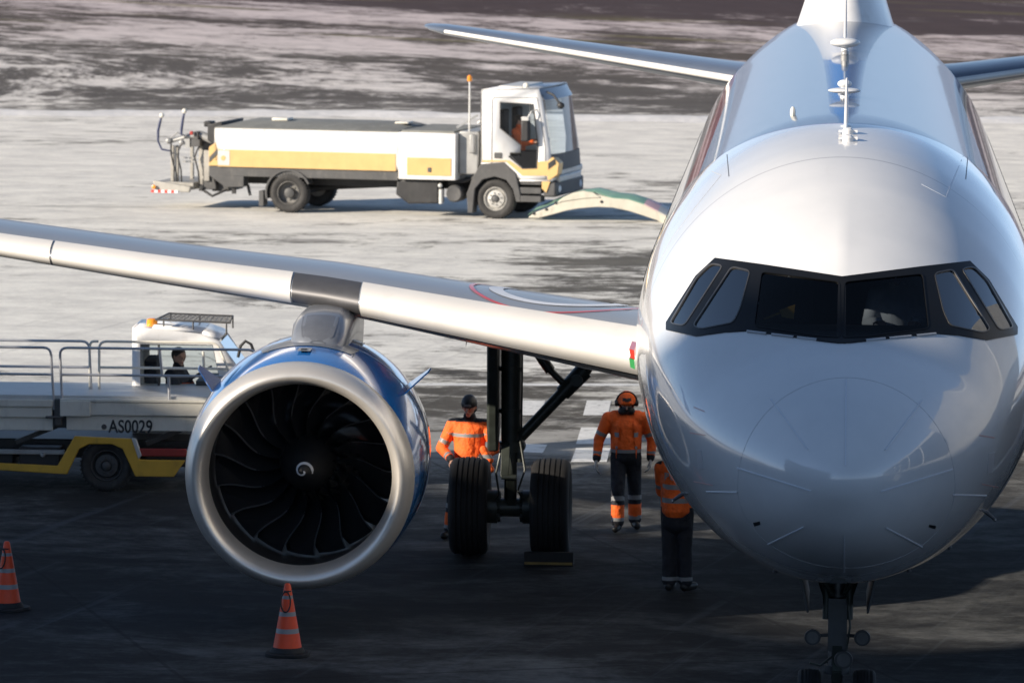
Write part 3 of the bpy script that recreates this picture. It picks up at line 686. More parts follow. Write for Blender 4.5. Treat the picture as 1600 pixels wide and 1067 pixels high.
# engine
EX, EY, EZ = -5.77, 11.25, 1.70
def engine(ex):
    K = 1.04
    e = MB(); c = (0, 0, 0); A = (0, 1, 0); O = Vector((ex, EY, EZ))
    e.lathe(O, A, [(.26, 1.1855), (.4, 1.205), (.6, 1.222), (.9, 1.24), (1.3, 1.25), (1.7, 1.245), (2.2, 1.215), (2.8, 1.13), (3.3, 1.02), (3.5, .96), (3.48, .93), (3.0, .95), (2.0, 1.0)], 96, cap=False)
    eng = e.build('engine', M['blue'], plane, smooth=50)
    l = MB(); l.lathe(O, A, [(.27, 1.18), (.26, 1.188), (.18, 1.172), (.10, 1.152), (.045, 1.122), (.012, 1.09), (0, 1.062), (.012, 1.032), (.05, 1.000), (.12, .972), (.22, .955), (.32, .948)], 128, cap=False)
    l.build('inlet_lip', M['lip_metal'], eng, smooth=60)
    d = MB(); d.lathe(O, A, [(.32, .947), (.45, .950), (.7, .965), (1.0, .985), (1.25, .985), (2.0, .985), (2.8, .95), (3.46, .925)], 96, cap=False); d.build('inlet_duct', M['duct'], eng, smooth=60)
    d = MB(); d.lathe(O, A, [(1.28, .05), (1.28, .32), (1.45, .42), (1.8, .54), (2.25, .60)], 48, cap=False); d.build('core_cowl', M['duct'], eng)
    ov = None
    for k in range(36):
        if ov is None:
            d = MB(); d.box(-.006, .006, 0, .16, .50, .97); ov = d.build('guide_vane', M['lgrey'], eng); o = ov
        else: o = ov.copy(); C.objects.link(o); o.parent = eng
        o.location = O+Vector((0, 1.75, 0)); o.rotation_euler = (0, 2*PI*k/36, 0)
    s = MB(); s.lathe(O, A, [(.52, .002), (.535, .03), (.60, .085), (.70, .15), (.82, .21), (.95, .255), (1.1, .29), (1.5, .30)], 48, cap=False); s.build('spinner', M['duct'], eng, smooth=60)
    # white spiral on the spinner
    def conez(r): return float(np.interp(r, [.002, .03, .085, .15], [.52, .535, .60, .70]))
    sp = MB(); rr = []
    for i in range(41):
        t = i/40; a = R(20) - t*R(400); r = .014+.088*t; w = .011 if .04 < t < .97 else .005
        pr = []
        for q in (-1, 1):
            r2 = r+q*w; pr.append(O+Vector((r2*math.cos(a), conez(abs(r2))-.008, r2*math.sin(a))))
        rr.append(pr)
    sp.grid(rr); sp.build('spiral_mark', M['shirt'], eng, smooth=0)
    # fan blades, each a mesh of its own
    proto = None
    for k in range(18):
        if proto is None:
            bl = MB(); outer = []
            for i in range(15):
                u = i/14; r = .27+.705*u; beta = R(22+42*u); ch = .35+.10*math.sin(PI*u)
                a0 = (.03 - .24*u**1.5 + .05*math.sin(2*PI*u)) ; y0 = 1.02 - .05*math.sin(PI*u) + .03*u
                row = []
                for j in range(7):
                    t = (0, .05, .2, .4, .6, .8, 1)[j]; yy = y0+ch*t*math.cos(beta); tg = (ch*t*math.sin(beta))/r - a0; row.append((r*math.sin(tg), yy, r*math.cos(tg)))
                row2 = [(x*1.0+.009*math.cos(beta)*math.sin(PI*(.15+.8*j/6)), y+.009*math.sin(PI*(.15+.8*j/6)), z) for j, (x, y, z) in enumerate(row)]
                outer.append(row + row2[::-1])
            bl.rings(outer); nf = 14
            bl.M = [1 if (q < 14*14 and q % 14 == 0) else 0 for q in range(len(bl.F))]
            proto = bl.build('fan_blade', [M['blade'], M['blade_edge']], eng, smooth=50); proto.location = O; o = proto
        else:
            o = proto.copy(); C.objects.link(o); o.parent = eng; o.location = O
        o.rotation_euler = (0, 2*PI*k/18+.05, 0)
    # thrust reverser gap, core
    n = MB(); n.lathe(O, A, [(2.2, .60), (3.2, .62), (4.1, .48), (4.12, .44), (3.6, .4)], 40, cap=False); n.lathe(O, A, [(3.6, .38), (4.3, .30), (4.9, .05)], 32); n.build('exhaust_nozzle', M['dmetal'], eng, smooth=50)
    # strakes
    for sg in (-1, 1):
        a = R(54)*sg; 
        st = MB(); q = []
        for w in (-.008, .008):
            for yy, r in ((1.15, 1.245), (2.0, 1.235), (1.95, 1.52), (1.72, 1.50)):
                dx, dz = math.sin(a), math.cos(a); q.append(O+Vector((dx*r+dz*w, yy, dz*r-dx*w)))
        n = st.add(q)
        for f in ((0,1,2,3),(7,6,5,4),(0,4,5,1),(1,5,6,2),(2,6,7,3),(3,7,4,0)): st.face([n+i for i in f])
        st.build('strake', M['blue'], eng)
    # latch plate on the crown of the cowl
    lp = MB(); r0 = 1.243
    rr = [[(ex+.005+r0*math.sin(a), EY+y, EZ+r0*math.cos(a)+.004) for a in (-.055, -.02, .02, .055)] for y in (.62, .70, .78, .86)]
    lp.grid(rr); lp.build('lifting_point', M['grey'], eng, smooth=0)
    lp = MB(); lp.box(ex-.03, ex+.03, EY+.68, EY+.76, EZ+1.235, EZ+1.253); lp.build('lifting_hole', M['surround'], eng)
    # cowl seams: dark hinge lines
    for a in (-.33, .40):
        sm = MB(); sm.tube([(ex+(float(np.interp(y, [.4, .9, 1.3, 2.2, 2.8, 3.3], [1.205, 1.24, 1.25, 1.215, 1.13, 1.02])))*math.sin(a), EY+y, EZ+(float(np.interp(y, [.4, .9, 1.3, 2.2, 2.8, 3.3], [1.205, 1.24, 1.25, 1.215, 1.13, 1.02])))*math.cos(a)) for y in np.linspace(.95, 3.3, 16)], .007, 6)
        sm.build('cowl_seam', M['seamd'], eng)
    rj = [float(np.interp(1.42, [.9, 1.3, 1.7], [1.24, 1.25, 1.2475]))]
    sm = MB(); sm.lathe(O, A, [(1.50, 1.245), (1.497, 1.2525), (1.515, 1.2525), (1.512, 1.245)], 96, cap=False); sm.build('cowl_band', M['seam'], eng, smooth=50)
    # grey fairing sheet on top of the cowl and pylon
    def rc(y): return float(np.interp(y, [.4, .9, 1.3, 2.2, 2.8, 3.3], [1.205, 1.24, 1.25, 1.215, 1.13, 1.02]))+.006
    fs = MB(); rr = []
    for i in range(13):
        y = 1.02+1.9*i/12
        rr.append([(ex+rc(y)*math.sin(a), EY+y, EZ+rc(y)*math.cos(a)) for a in [(-.42+.84*j/14)*(1 if i > 2 else .9+.05*i) for j in range(15)]])
    fs.grid(rr); fs.build('cowl_top_fairing', M['pylon'], eng, smooth=50)
    py = MB(); rr = []
    for y, hw, zt, zb in ((1.25, .04, 1.24, 1.0), (1.27, .20, 1.28, 1.0), (1.34, .275, 1.33, 1.0), (1.5, .31, 1.42, 1.0), (1.8, .325, 1.50, 1.0), (2.2, .32, 1.53, 1.0), (2.7, .30, 1.54, 1.0), (3.3, .28, 1.54, .95), (4.5, .24, 1.5, .9), (6.0, .05, 1.5, 1.2)):
        ring = []
        for j in range(9):
            a = PI*j/8; cxx = math.cos(a); sxx = math.sin(a)
            ring.append((ex+(.09 if ex < 0 else -.09)+hw*math.copysign(abs(cxx)**.65, cxx), EY+y-.1, EZ+.10+zt-.22+.22*abs(sxx)**.7))
        e2 = ex+(.09 if ex < 0 else -.09); ring += [(e2-hw*.96, EY+y-.1, EZ+(zt+zb)/2-.03), (e2-hw*.9, EY+y-.1, EZ+zb), (e2+hw*.9, EY+y-.1, EZ+zb), (e2+hw*.96, EY+y-.1, EZ+(zt+zb)/2-.03)]
        rr.append(ring)
    py.rings(rr); pyl = py.build('pylon', M['pylon'], plane, smooth=45)
    ap = MB(); g_ = []; e2 = ex+(.09 if ex < 0 else -.09)
    for y, hw, zt in ((1.262, .14, 1.262), (1.34, .275, 1.33), (1.5, .31, 1.42), (1.8, .325, 1.50)):
        g_.append([(e2+hw*.62*q, EY+y-.107, EZ+.10+zt-.22+.22*(1-.12*abs(q)**3)+.004) for q in (-1, -.5, 0, .5, 1)])
    ap.grid(g_); ap.build('access_panel', M['pylon_panel'], pyl, smooth=50)
    O_ = Vector((ex, EY, EZ)); eng.matrix_local = Matrix.Translation(O_) @ Matrix.Rotation(R(2.2), 4, 'X') @ Matrix.Diagonal((K, 1, K, 1)) @ Matrix.Translation(-O_)
    return eng
engine(EX); engine(-EX)

# landing gear
def tyre_prof(r, w):
    return [(-w*.30, r*.52), (-w*.42, r*.62), (-w*.5, r*.78), (-w*.49, r*.88), (-w*.43, r*.95), (-w*.33, r*.985), (-w*.2, r*.998), (-w*.115, r), (-w*.10, r*.985), (-w*.08, r), (w*.08, r), (w*.10, r*.985), (w*.115, r), (w*.2, r*.998), (w*.33, r*.985), (w*.43, r*.95), (w*.49, r*.88), (w*.5, r*.78), (w*.42, r*.62), (w*.30, r*.52)]
def gear_tyre(name, p, r, w, parent):
    b = MB(); pr = []
    base = [(-.30, .52), (-.42, .62), (-.5, .78), (-.49, .88), (-.44, .94), (-.36, .975)]
    grooves = [-.27, -.14, 0, .14, .27]; pr += [(a*w, q*r) for a, q in base]
    for gq in grooves:
        k = 1-.022*(abs(gq)/.27)**2
        pr += [((gq-.022)*w, k*r), ((gq-.016)*w, (k-.02)*r), ((gq+.016)*w, (k-.02)*r), ((gq+.022)*w, k*r)]
    pr += [(-a*w, q*r) for a, q in base[::-1]]
    b.lathe(p, (1, 0, 0), pr, 64, cap=False); b.m = 1
    b.lathe(p, (1, 0, 0), [(-w*.31, r*.53), (-w*.22, r*.48), (-w*.1, r*.3), (-w*.12, r*.18), (w*.12, r*.18), (w*.1, r*.3), (w*.22, r*.48), (w*.31, r*.53)], 32)
    return b.build(name, [M['drubber'], M['gearw']], parent, smooth=30)
def main_gear(sx):
    X, Y = sx*3.88, 17.7
    b = MB(); b.cyl((X, Y, 1.3), (X, Y, 2.95), .115, .125, 20); b.cyl((X, Y, .5), (X, Y, 1.35), .075, .075, 16); b.cyl((X, Y, 1.24), (X, Y, 1.36), .14, .14, 20)
    b.cyl((X-.66, Y, .575), (X+.66, Y, .575), .055, .055, 14); b.cyl((X-.16, Y, .575), (X+.16, Y, .575), .11, .11, 16)
    for z in (1.7, 2.2, 2.8): b.cyl((X, Y, z), (X, Y, z+.05), .137, .137, 20)
    gear = b.build('main_landing_gear', M['gear'], plane, smooth=40)
    for dx in (-.48, .48): gear_tyre('wheel', (X+dx, Y, .585), .585, .46, gear)
    b = MB(); b.cyl((X-sx*.07, Y+.02, 1.36), (X-sx*.72, Y+.06, 2.06), .065, .075, 14); b.cyl((X-sx*.60, Y+.05, 1.93), (X-sx*.86, Y+.08, 2.21), .095, .11, 14); b.cyl((X-sx*.84, Y+.08, 2.19), (X-sx*1.1, Y+.15, 2.60), .09, .08, 14); b.ball((X-sx*.08, Y, 1.32), .10, 10); b.cyl((X-sx*.1, Y, 1.12), (X-sx*.1, Y, 1.36), .055); b.cyl((X-sx*.78, Y-.1, 2.10), (X-sx*.78, Y+.2, 2.10), .07); b.build('side_stay', M['gear'], gear, smooth=40)
    b = MB(); b.cyl((X-sx*.62, Y+.05, 2.05), (X-sx*.34, Y+.05, 2.32), .045, .04, 10); b.cyl((X-sx*.34, Y+.05, 2.32), (X-sx*.14, Y+.05, 2.60), .035, .03, 10); b.cyl((X-sx*.46, Y+.05, 2.2), (X-sx*.36, Y+.05, 2.34), .065, .065, 10); b.tube([(X-sx*.52, Y+.05, 2.16), (X-sx*.45, Y+.02, 2.3), (X-sx*.30, Y+.02, 2.42)], .012, 6); b.build('lock_link', M['gear'], gear, smooth=40)
    b = MB(); b.bar((X-.05, Y-.14, 1.35), (X-.05, Y-.34, .98), .10, .03); b.bar((X+.02, Y-.34, .98), (X+.02, Y-.10, .62), .10, .03); b.cyl((X-.09, Y-.34, .98), (X+.09, Y-.34, .98), .03); b.build('torque_link', M['gear'], gear, bevel=.006)
    b = MB()
    for dx in (-.21, .21):
        b.cyl((X+dx-.06, Y, .585), (X+dx+.06, Y, .585), .20, .20, 20)
        for a in range(8): b.cyl((X+dx*.55, Y+.15*math.cos(a*PI/4), .585+.15*math.sin(a*PI/4)), (X+dx*1.35, Y+.15*math.cos(a*PI/4), .585+.15*math.sin(a*PI/4)), .035, .035, 8)
    b.tube([(X-.1, Y-.14, 1.3), (X-.16, Y-.2, 1.0), (X-.12, Y-.2, .75), (X-.2, Y-.12, .62)], .014, 6); b.tube([(X+.1, Y-.13, 1.5), (X+.18, Y-.18, 1.05), (X+.1, Y-.22, .8), (X+.2, Y-.12, .62)], .014, 6)
    b.tube([(X+.13, Y-.06, 2.9), (X+.135, Y-.08, 2.2), (X+.13, Y-.1, 1.4)], .012, 6)
    b.build('brake_pack', M['gear'], gear, smooth=40)
    # leg door: tall plate beside the strut
    b = MB(); xo = X+sx*.20
    b.prism([(-.34+0, 1.55), (-.20, 1.25), (.25, 1.5), (.4, 2.9), (-.45, 2.9)], xo-.065, xo+.065, 'yz'); b.V = [(x, y+Y, z) for x, y, z in b.V]
    b.build('gear_door', M['gear'], gear, bevel=.03)
    b = MB(); b.prism([(X+sx*.40, 3.05), (X+sx*.34, 3.05), (X+sx*.44, 2.62)], Y-1.5, Y-1.46); b.build('hinge_door', M['gear'], gear)
main_gear(-1); main_gear(1)
def nose_gear():
    Y = 5.07; b = MB()
    b.cyl((0, Y, .75), (0, Y+.15, 2.3), .085, .10, 20); b.cyl((0, Y, .38), (0, Y, .95), .055, .055, 16); b.cyl((-.33, Y, .38), (.33, Y, .38), .045, .045, 12)
    b.cyl((0, Y, .72), (0, Y, .80), .12, .12, 20); b.box(-.09, .09, Y-.12, Y+.08, .95, 1.45)
    gear = b.build('nose_landing_gear', M['gearw'], plane, smooth=40)
    for dx in (-.26, .26): gear_tyre('wheel', (dx, Y, .38), .38, .225, gear)
    b = MB(); b.cyl((-.11, Y-.08, 1.25), (-.11, Y-.08, 1.72), .035); b.cyl((.11, Y-.08, 1.25), (.11, Y-.08, 1.72), .035)
    b.bar((0, Y-.1, 1.0), (0, Y-.3, .78), .09, .03); b.bar((0, Y-.3, .78), (0, Y-.08, .48), .09, .03)
    b.cyl((.05, Y-.2, 1.5), (.35, Y+.1, 1.9), .025); b.cyl((-.05, Y-.2, 1.5), (-.35, Y+.1, 1.9), .025)
    b.tube([(-.05, Y-.13, .9), (-.16, Y-.2, .82), (-.26, Y-.22, .85)], .012, 6); b.tube([(.06, Y-.1, 1.7), (.12, Y-.16, 1.2), (.07, Y-.16, .85)], .012, 6)
    b.build('steering_links', M['gear'], gear, bevel=0)
    for x, z, r in ((-.235, 1.10, .075), (.235, 1.10, .075), (.06, .89, .085)):
        b = MB(); b.lathe((x, Y-.28, z), (0, 1, 0), [(0, r), (.02, r*1.05), (.1, r*.9), (.16, r*.4)], 20); b.m = 1; b.lathe((x, Y-.286, z), (0, 1, 0), [(0, r*.75), (.004, r*.75)], 20)
        b.m = 0; b.bar((x, Y-.18, z), (0, Y-.05, z), .03, .03); b.build('landing_lamp', [M['black'], M['dgrey']], gear, smooth=40)
    for sx in (-1, 1):
        b = MB(); q = [(sx*.36, 1.84), (sx*.395, 1.84), (sx*.29, 1.40), (sx*.27, 1.40)]
        b.prism(q, Y-.7, Y+.7); b.build('gear_door', M['gearw'], gear, bevel=.006)
        b = MB(); b.bar((sx*.08, Y+.1, 1.35), (sx*.30, Y+.5, 1.95), .05, .05); b.build('drag_stay', M['gear'], gear)
nose_gear()

# wheel chock in front of the inner right tyre
ch = empty('wheel_chock', (-3.38, 16.88, 0), 0, 'dark wheel chock with a yellow edge against the front of the inner main tyre', 'wheel chock')
b = MB(); b.prism([(-.02, 0), (.24, 0), (.10, .16), (.04, .16)], -.29, .29, 'yz'); b.build('block', M['drubber'], ch, bevel=.01)
b = MB(); b.box(-.28, .28, -.034, -.018, .02, .05); b.build('edge_strip', M['dull_yellow'], ch)

# ------------------------------------------------------------------ people
def capsule(b, p0, p1, r0, r1, n=12):
    p0 = Vector(p0); p1 = Vector(p1); d = p1-p0; L = d.length
    if L < 1e-5: b.ball(tuple(p0), r0, 10); return
    pr = [(-r0*math.cos(a), r0*math.sin(a)) for a in (.15, .5, .9, 1.3)] + [(L+r1*math.sin(a), r1*math.cos(a)) for a in (.27, .67, 1.07, 1.42)]
    b.lathe(p0, d, pr, n)
def fused(b, name, mats, parent, voxel=.012, matf=None, smooth_it=3):
    """one continuous skin grown round overlapping tapered limbs"""
    me = bpy.data.meshes.new(name); me.from_pydata(b.V, [], b.F)
    bm = bmesh.new(); bm.from_mesh(me); bmesh.ops.recalc_face_normals(bm, faces=bm.faces); bm.to_mesh(me); bm.free()
    o = bpy.data.objects.new(name, me); C.objects.link(o)
    r = o.modifiers.new('r', 'REMESH'); r.mode = 'VOXEL'; r.voxel_size = voxel
    q = o.modifiers.new('s', 'SMOOTH'); q.factor = .6; q.iterations = smooth_it
    dg = bpy.context.evaluated_depsgraph_get(); m2 = bpy.data.meshes.new_from_object(o.evaluated_get(dg)); m2.name = name
    o.modifiers.clear(); o.data = m2; bpy.data.meshes.remove(me)
    m2.materials.clear()
    for m in mats: m2.materials.append(m)
    if matf:
        for p in m2.polygons: p.material_index = matf(p.center)
    m2.polygons.foreach_set('use_smooth', [True]*len(m2.polygons)); m2.update()
    if parent: o.parent = parent
    return o
def L(a, b, t): return Vector(a)*(1-t)+Vector(b)*t
def hand(b, w, d, palm_n, side, curl=.5, s=1.0):
    """palm, four unequal bent fingers and a side thumb; w wrist, d forearm direction, palm_n facing of the palm"""
    d = Vector(d).normalized(); pn = Vector(palm_n); pn = (pn-d*pn.dot(d)).normalized(); ac = d.cross(pn)*side
    for q in (-.024, -.008, .008, .024): capsule(b, Vector(w)+ac*q*.8*s, Vector(w)+d*.085*s+ac*q*1.15*s, .016*s, .014*s, 8)
    for q, ln in ((-.030, .062), (-.010, .074), (.010, .080), (.030, .070)):
        k = Vector(w)+d*.088*s+ac*q*s; c = curl
        k1 = k+(d*math.cos(c)+pn*math.sin(c))*ln*.5*s; k2 = k1+(d*math.cos(2*c)+pn*math.sin(2*c))*ln*.32*s; k3 = k2+(d*math.cos(2.7*c)+pn*math.sin(2.7*c))*ln*.22*s
        capsule(b, k, k1, .0098*s, .009*s, 8); capsule(b, k1, k2, .009*s, .0085*s, 8); capsule(b, k2, k3, .0085*s, .0075*s, 8)
    t0 = Vector(w)+d*.03*s+ac*.03*s; t1 = t0+(d*.6+ac*.75+pn*.3).normalized()*.042*s; t2 = t1+(d*.9+ac*.25+pn*.4).normalized()*.032*s
    capsule(b, t0, t1, .013*s, .011*s, 8); capsule(b, t1, t2, .0105*s, .009*s, 8)
def person(loc, rz, label, J, style, group=None, H=1.0):
    """J: joints in metres, figure faces -Y; keys pel, chest, neck, head, shL elL wrL, shR elR wrR, hipL knL anL, hipR knR anR"""
    root = empty('person', loc, rz, label, 'person', group)
    j = {k: Vector(v)*H for k, v in J.items() if isinstance(v, tuple)}
    hd = j['head']; look = Vector(J.get('look', (0, -1, 0))).normalized(); up = (hd-j['neck']).normalized(); sd_ = look.cross(up).normalized(); look = up.cross(sd_).normalized()
    b = MB()
    def hp(x, y, z): return hd + sd_*x + look*y + up*z            # head frame: x side, y forward, z up
    # torso and limbs
    capsule(b, j['pel'], j['chest'], .125, .135); capsule(b, L(j['shL'], j['shR'], .22), L(j['shL'], j['shR'], .78), .085, .085)
    capsule(b, j['chest'], L(j['chest'], j['neck'], .6), .13, .08); capsule(b, j['neck']-up*.05, hd-up*.03, .058, .055)
    for s_ in 'LR':
        if 'sh'+s_ in j:
            capsule(b, j['sh'+s_], j['el'+s_], .052, .040); capsule(b, j['el'+s_], j['wr'+s_], .040, .027)
        capsule(b, j['hip'+s_], j['kn'+s_], .085, .058); capsule(b, j['kn'+s_], j['an'+s_], .056, .038)
        ft = Vector(J.get('ft'+s_, (0, -1, 0))).normalized(); capsule(b, j['an'+s_]-Vector((0, 0, .04)), j['an'+s_]+ft*.14-Vector((0, 0, .05)), .04, .032)
    # head: skull, jaw, nose, ears, brow
    b.ball(tuple(hp(0, -.012, .03)), .092, 16, (.86, 1.06, 1.12)); capsule(b, hp(0, .03, -.045), hp(0, .045, -.075), .052, .034)
    capsule(b, hp(0, .085, .02), hp(0, .103, -.014), .009, .015); capsule(b, hp(-.03, .073, .035), hp(.03, .073, .035), .016, .016)
    capsule(b, hp(-.017, .078, -.045), hp(.017, .078, -.045), .010, .010)
    for q in (-1, 1): capsule(b, hp(q*.080, -.005, .022), hp(q*.083, -.008, -.018), .013, .009)
    glv = style.get('gloves')
    if not glv:
        for s_, q in (('L', 1), ('R', -1)):
            hand(b, j['wr'+s_], j['wr'+s_]-j['el'+s_], J.get('palm'+s_, (-q, 0, 0)), q, J.get('curl', .45))
    eyes = [hp(q*.031, .088, .014) for q in (-1, 1)]; mouth = hp(0, .092, -.045)
    def bf(c):
        if any((c-e).length < .0125 for e in eyes): return 1
        if abs((c-mouth).dot(up)) < .006 and abs((c-mouth).dot(sd_)) < .022 and (c-mouth).length < .03: return 2
        return 0
    body = fused(b, 'body', [style.get('face', M['skin']), M['eye'], M['lip']], root, .008, bf, 2)
    # hair
    if style.get('hair', True):
        b = MB(); b.ball(tuple(hp(0, -.022, .042)), .096, 14, (.90, 1.05, 1.10)); capsule(b, hp(0, -.07, 0), hp(0, -.06, -.05), .055, .04)
        h = fused(b, 'hair', [M['hair']], root, .012)
    # jacket with sleeves
    if style.get('jacket', True):
        b = MB(); wl = style.get('hem', 0.0)
        capsule(b, j['pel']+Vector((0, 0, -.04+wl)), j['chest'], .165, .165, 18); capsule(b, j['chest'], L(j['chest'], j['neck'], .55), .165, .105, 18)
        for dx in (-.05, .05): capsule(b, j['pel']+Vector((dx, 0, -.05+wl)), j['chest']+Vector((dx*1.4, 0, .05)), .145, .13, 16)
        capsule(b, L(j['shL'], j['shR'], .15), L(j['shL'], j['shR'], .85), .095, .095, 16)
        capsule(b, j['neck']-up*.02, j['neck']+up*.035, .085, .078, 14)
        for s_ in 'LR':
            capsule(b, j['sh'+s_], j['el'+s_], .088, .070, 14); capsule(b, j['el'+s_], L(j['el'+s_], j['wr'+s_], .93), .070, .054, 14)
        lo = (j['pel'].z-.04+wl-.115)
        tp = style.get('tapes', (.02, .14)); zb = j['pel'].z
        M1, M2, M3 = style['cols']          # main, dark, tape
        def jf(c):
            arm = None
            for s_ in 'LR':
                a, e, w = j['sh'+s_], j['el'+s_], j['wr'+s_]
                for p0, p1, k in ((a, e, 0), (e, w, 1)):
                    d = p1-p0; t = max(0, min(1, (c-p0).dot(d)/d.length_squared)); q = (c-(p0+d*t)).length
                    if q < .095 and (arm is None or q < arm[0]): arm = (q, k, t)
            if arm and (arm[1] == 1 or arm[2] > .35):
                if arm[1] == 1 and arm[2] > .82: return 1
                if arm[1] == 1 and .62 < arm[2] < .76: return 2
                if arm[1] == 0 and .62 < arm[2] < .78 and style.get('armtape', True): return 2
                return 0
            if c.z > j['shL'].z+.055 and style.get('yoke', True) : return 1
            for z in tp:
                if zb+z < c.z < zb+z+.05: return 2
            if c.z < zb-.02+style.get('darkhem', -.2): return 1
            return 0
        jk = fused(b, 'jacket', [M1, M2, M3], root, .014, jf, 3)
        if style.get('vest'):
            b = MB(); capsule(b, j['pel']+Vector((0, .01, .0)), j['chest'], .185, .185, 18); capsule(b, j['chest'], L(j['chest'], j['neck'], .4), .185, .14, 18)
            capsule(b, L(j['shL'], j['shR'], .2), L(j['shL'], j['shR'], .8), .108, .108, 16)
            vb = fused(b, 'vest', [M['hiviz'], M['refl'], M['navy']], root, .014, lambda c: 1 if (zb+.06 < c.z < zb+.11 or zb+.22 < c.z < zb+.27) else 0, 2)
            if style['vest'] == 'open':         # cut the front open
                bm = bmesh.new(); bm.from_mesh(vb.data)
                kill = [f for f in bm.faces if f.calc_center_median().y < 0 and abs(f.calc_center_median().x-j['chest'].x) < .085+.10*max(0, (j['chest'].z-f.calc_center_median().z))]
                bmesh.ops.delete(bm, geom=kill, context='FACES'); bm.to_mesh(vb.data); bm.free()
    # trousers
    b = MB(); T = style.get('trous', (M['navy'], M['hiviz'], M['refl']))
    capsule(b, j['pel']+Vector((-.04, 0, -.02)), j['pel']+Vector((.04, 0, -.02)), .135, .135, 16); capsule(b, j['pel'], j['pel']+Vector((0, 0, .1)), .135, .13, 16)
    for s_ in 'LR':
        capsule(b, j['hip'+s_], j['kn'+s_], .110, .088, 14); capsule(b, j['kn'+s_], L(j['kn'+s_], j['an'+s_], .92), .088, .085, 14)
    def tf(c):
        for s_ in 'LR':
            d = j['an'+s_]-j['kn'+s_]; t = (c-j['kn'+s_]).dot(d)/d.length_squared
            if (c-(j['kn'+s_]+d*max(0, min(1, t)))).length < .1:
                if .80 < t < .92 or (.14 < t < .28 and style.get('shin', True)): return 2
                if 0.42 <= t <= .80 and style.get('shin', True): return 1
        return 0
    fused(b, 'trousers', list(T), root, .014, tf, 3)
    # boots
    for s_ in 'LR':
        ft = Vector(J.get('ft'+s_, (0, -1, 0))).normalized(); a = j['an'+s_]; b = MB()
        capsule(b, a+Vector((0, 0, .08)), a-Vector((0, 0, .02)), .062, .058); capsule(b, a-ft*.03-Vector((0, 0, .035)), a+ft*.165-Vector((0, 0, .045)), .052, .046); capsule(b, a-ft*.02-Vector((0, 0, .05)), a+ft*.15-Vector((0, 0, .055)), .045, .042)
        fused(b, 'boot', [M['boot']], root, .012)
    if glv:
        for s_, q in (('L', 1), ('R', -1)):
            b = MB(); hand(b, j['wr'+s_], j['wr'+s_]-j['el'+s_], J.get('palm'+s_, (-q, 0, 0)), q, J.get('curl', .45), 1.15); capsule(b, j['wr'+s_], L(j['wr'+s_], j['el'+s_], .15), .036, .04)
            fused(b, 'glove', [glv], root, .008, None, 2)
    return root, j, hp
def stand_pose(**k):
    J = dict(pel=(0, 0, .95), chest=(0, 0, 1.27), neck=(0, 0, 1.47), head=(0, -.015, 1.60), shL=(.19, 0, 1.40), shR=(-.19, 0, 1.40), elL=(.26, .02, 1.12), elR=(-.26, .02, 1.12), wrL=(.27, -.06, .88), wrR=(-.27, -.06, .88),
             hipL=(.09, 0, .90), hipR=(-.09, 0, .90), knL=(.11, -.02, .49), knR=(-.11, -.02, .49), anL=(.12, .01, .10), anR=(-.12, .01, .10))
    J.update(k); return J
WK = (M['hiviz'], M['navy'], M['refl'])
# standing worker behind the main wheel, hands in front at the waist, looking down
q = G(733, 842)
r1, j1, hp1 = person((q.x, q.y, 0), R(-6), 'worker in black cap and orange jacket standing behind the main wheel nearest the engine',
    stand_pose(head=(0.0, -.05, 1.60), look=(-.08, -1, -.32), neck=(0, -.01, 1.46), shL=(.21, 0, 1.38), shR=(-.21, 0, 1.38), elL=(.33, -.06, 1.12), elR=(-.34, -.03, 1.10), wrL=(.19, -.27, 1.03), wrR=(-.17, -.27, .99), palmL=(-.3, .2, -1), palmR=(.3, .2, -1), curl=.6,
               hipL=(.09, 0, .90), hipR=(-.10, 0, .90), knR=(-.19, -.03, .49), anR=(-.235, .01, .10), knL=(.13, -.02, .49), anL=(.15, .03, .10), ftR=(-.35, -1, 0)),
    dict(cols=WK, hair=False, tapes=(.3,), yoke=True, darkhem=.06, hem=.06), H=1.0)
b = MB(); b.ball(tuple(hp1(0, -.012, .052)), .108, 18, (.92, 1.03, 1.05)); b.ball(tuple(hp1(0, -.06, -.02)), .09, 14, (.95, .8, .9))
def capf(c):
    hd = hp1(0, 0, 0); look = (hp1(0, 1, 0)-hd); up = (hp1(0, 0, 1)-hd); sd2 = (hp1(1, 0, 0)-hd)
    v = c-hd; return 1 if (v.dot(look) > .05 and abs(v.dot(sd2)) < .045 and .052 < v.dot(up) < .085) else 0
bm_keep = fused(b, 'knit_cap', [M['black'], M['refl']], r1, .01, capf)
bm = bmesh.new(); bm.from_mesh(bm_keep.data); hd0 = hp1(0, 0, 0); lk = hp1(0, 1, 0)-hd0; upv = hp1(0, 0, 1)-hd0
bmesh.ops.delete(bm, geom=[f for f in bm.faces if (f.calc_center_median()-hd0).dot(upv) < .035 and (f.calc_center_median()-hd0).dot(lk) > -.01], context='FACES'); bm.to_mesh(bm_keep.data); bm.free()
# orange pouch dangling from his left hand
b = MB(); h0 = j1['wrL']; capsule(b, h0+Vector((.03, -.03, .10)), h0+Vector((.10, -.02, -.02)), .05, .055); capsule(b, h0+Vector((.06, -.03, -.06)), h0+Vector((.12, -.02, -.14)), .05, .045)
po = fused(b, 'folded_vest', [M['hiviz'], M['refl']], None, .012, lambda c: 1 if abs(c.z-h0.z-.02) < .02 else 0)
po.location = r1.location; po.rotation_euler = r1.rotation_euler
tag(po, 'bundled orange high-visibility cloth in the hands of the worker with the black cap', 'vest')
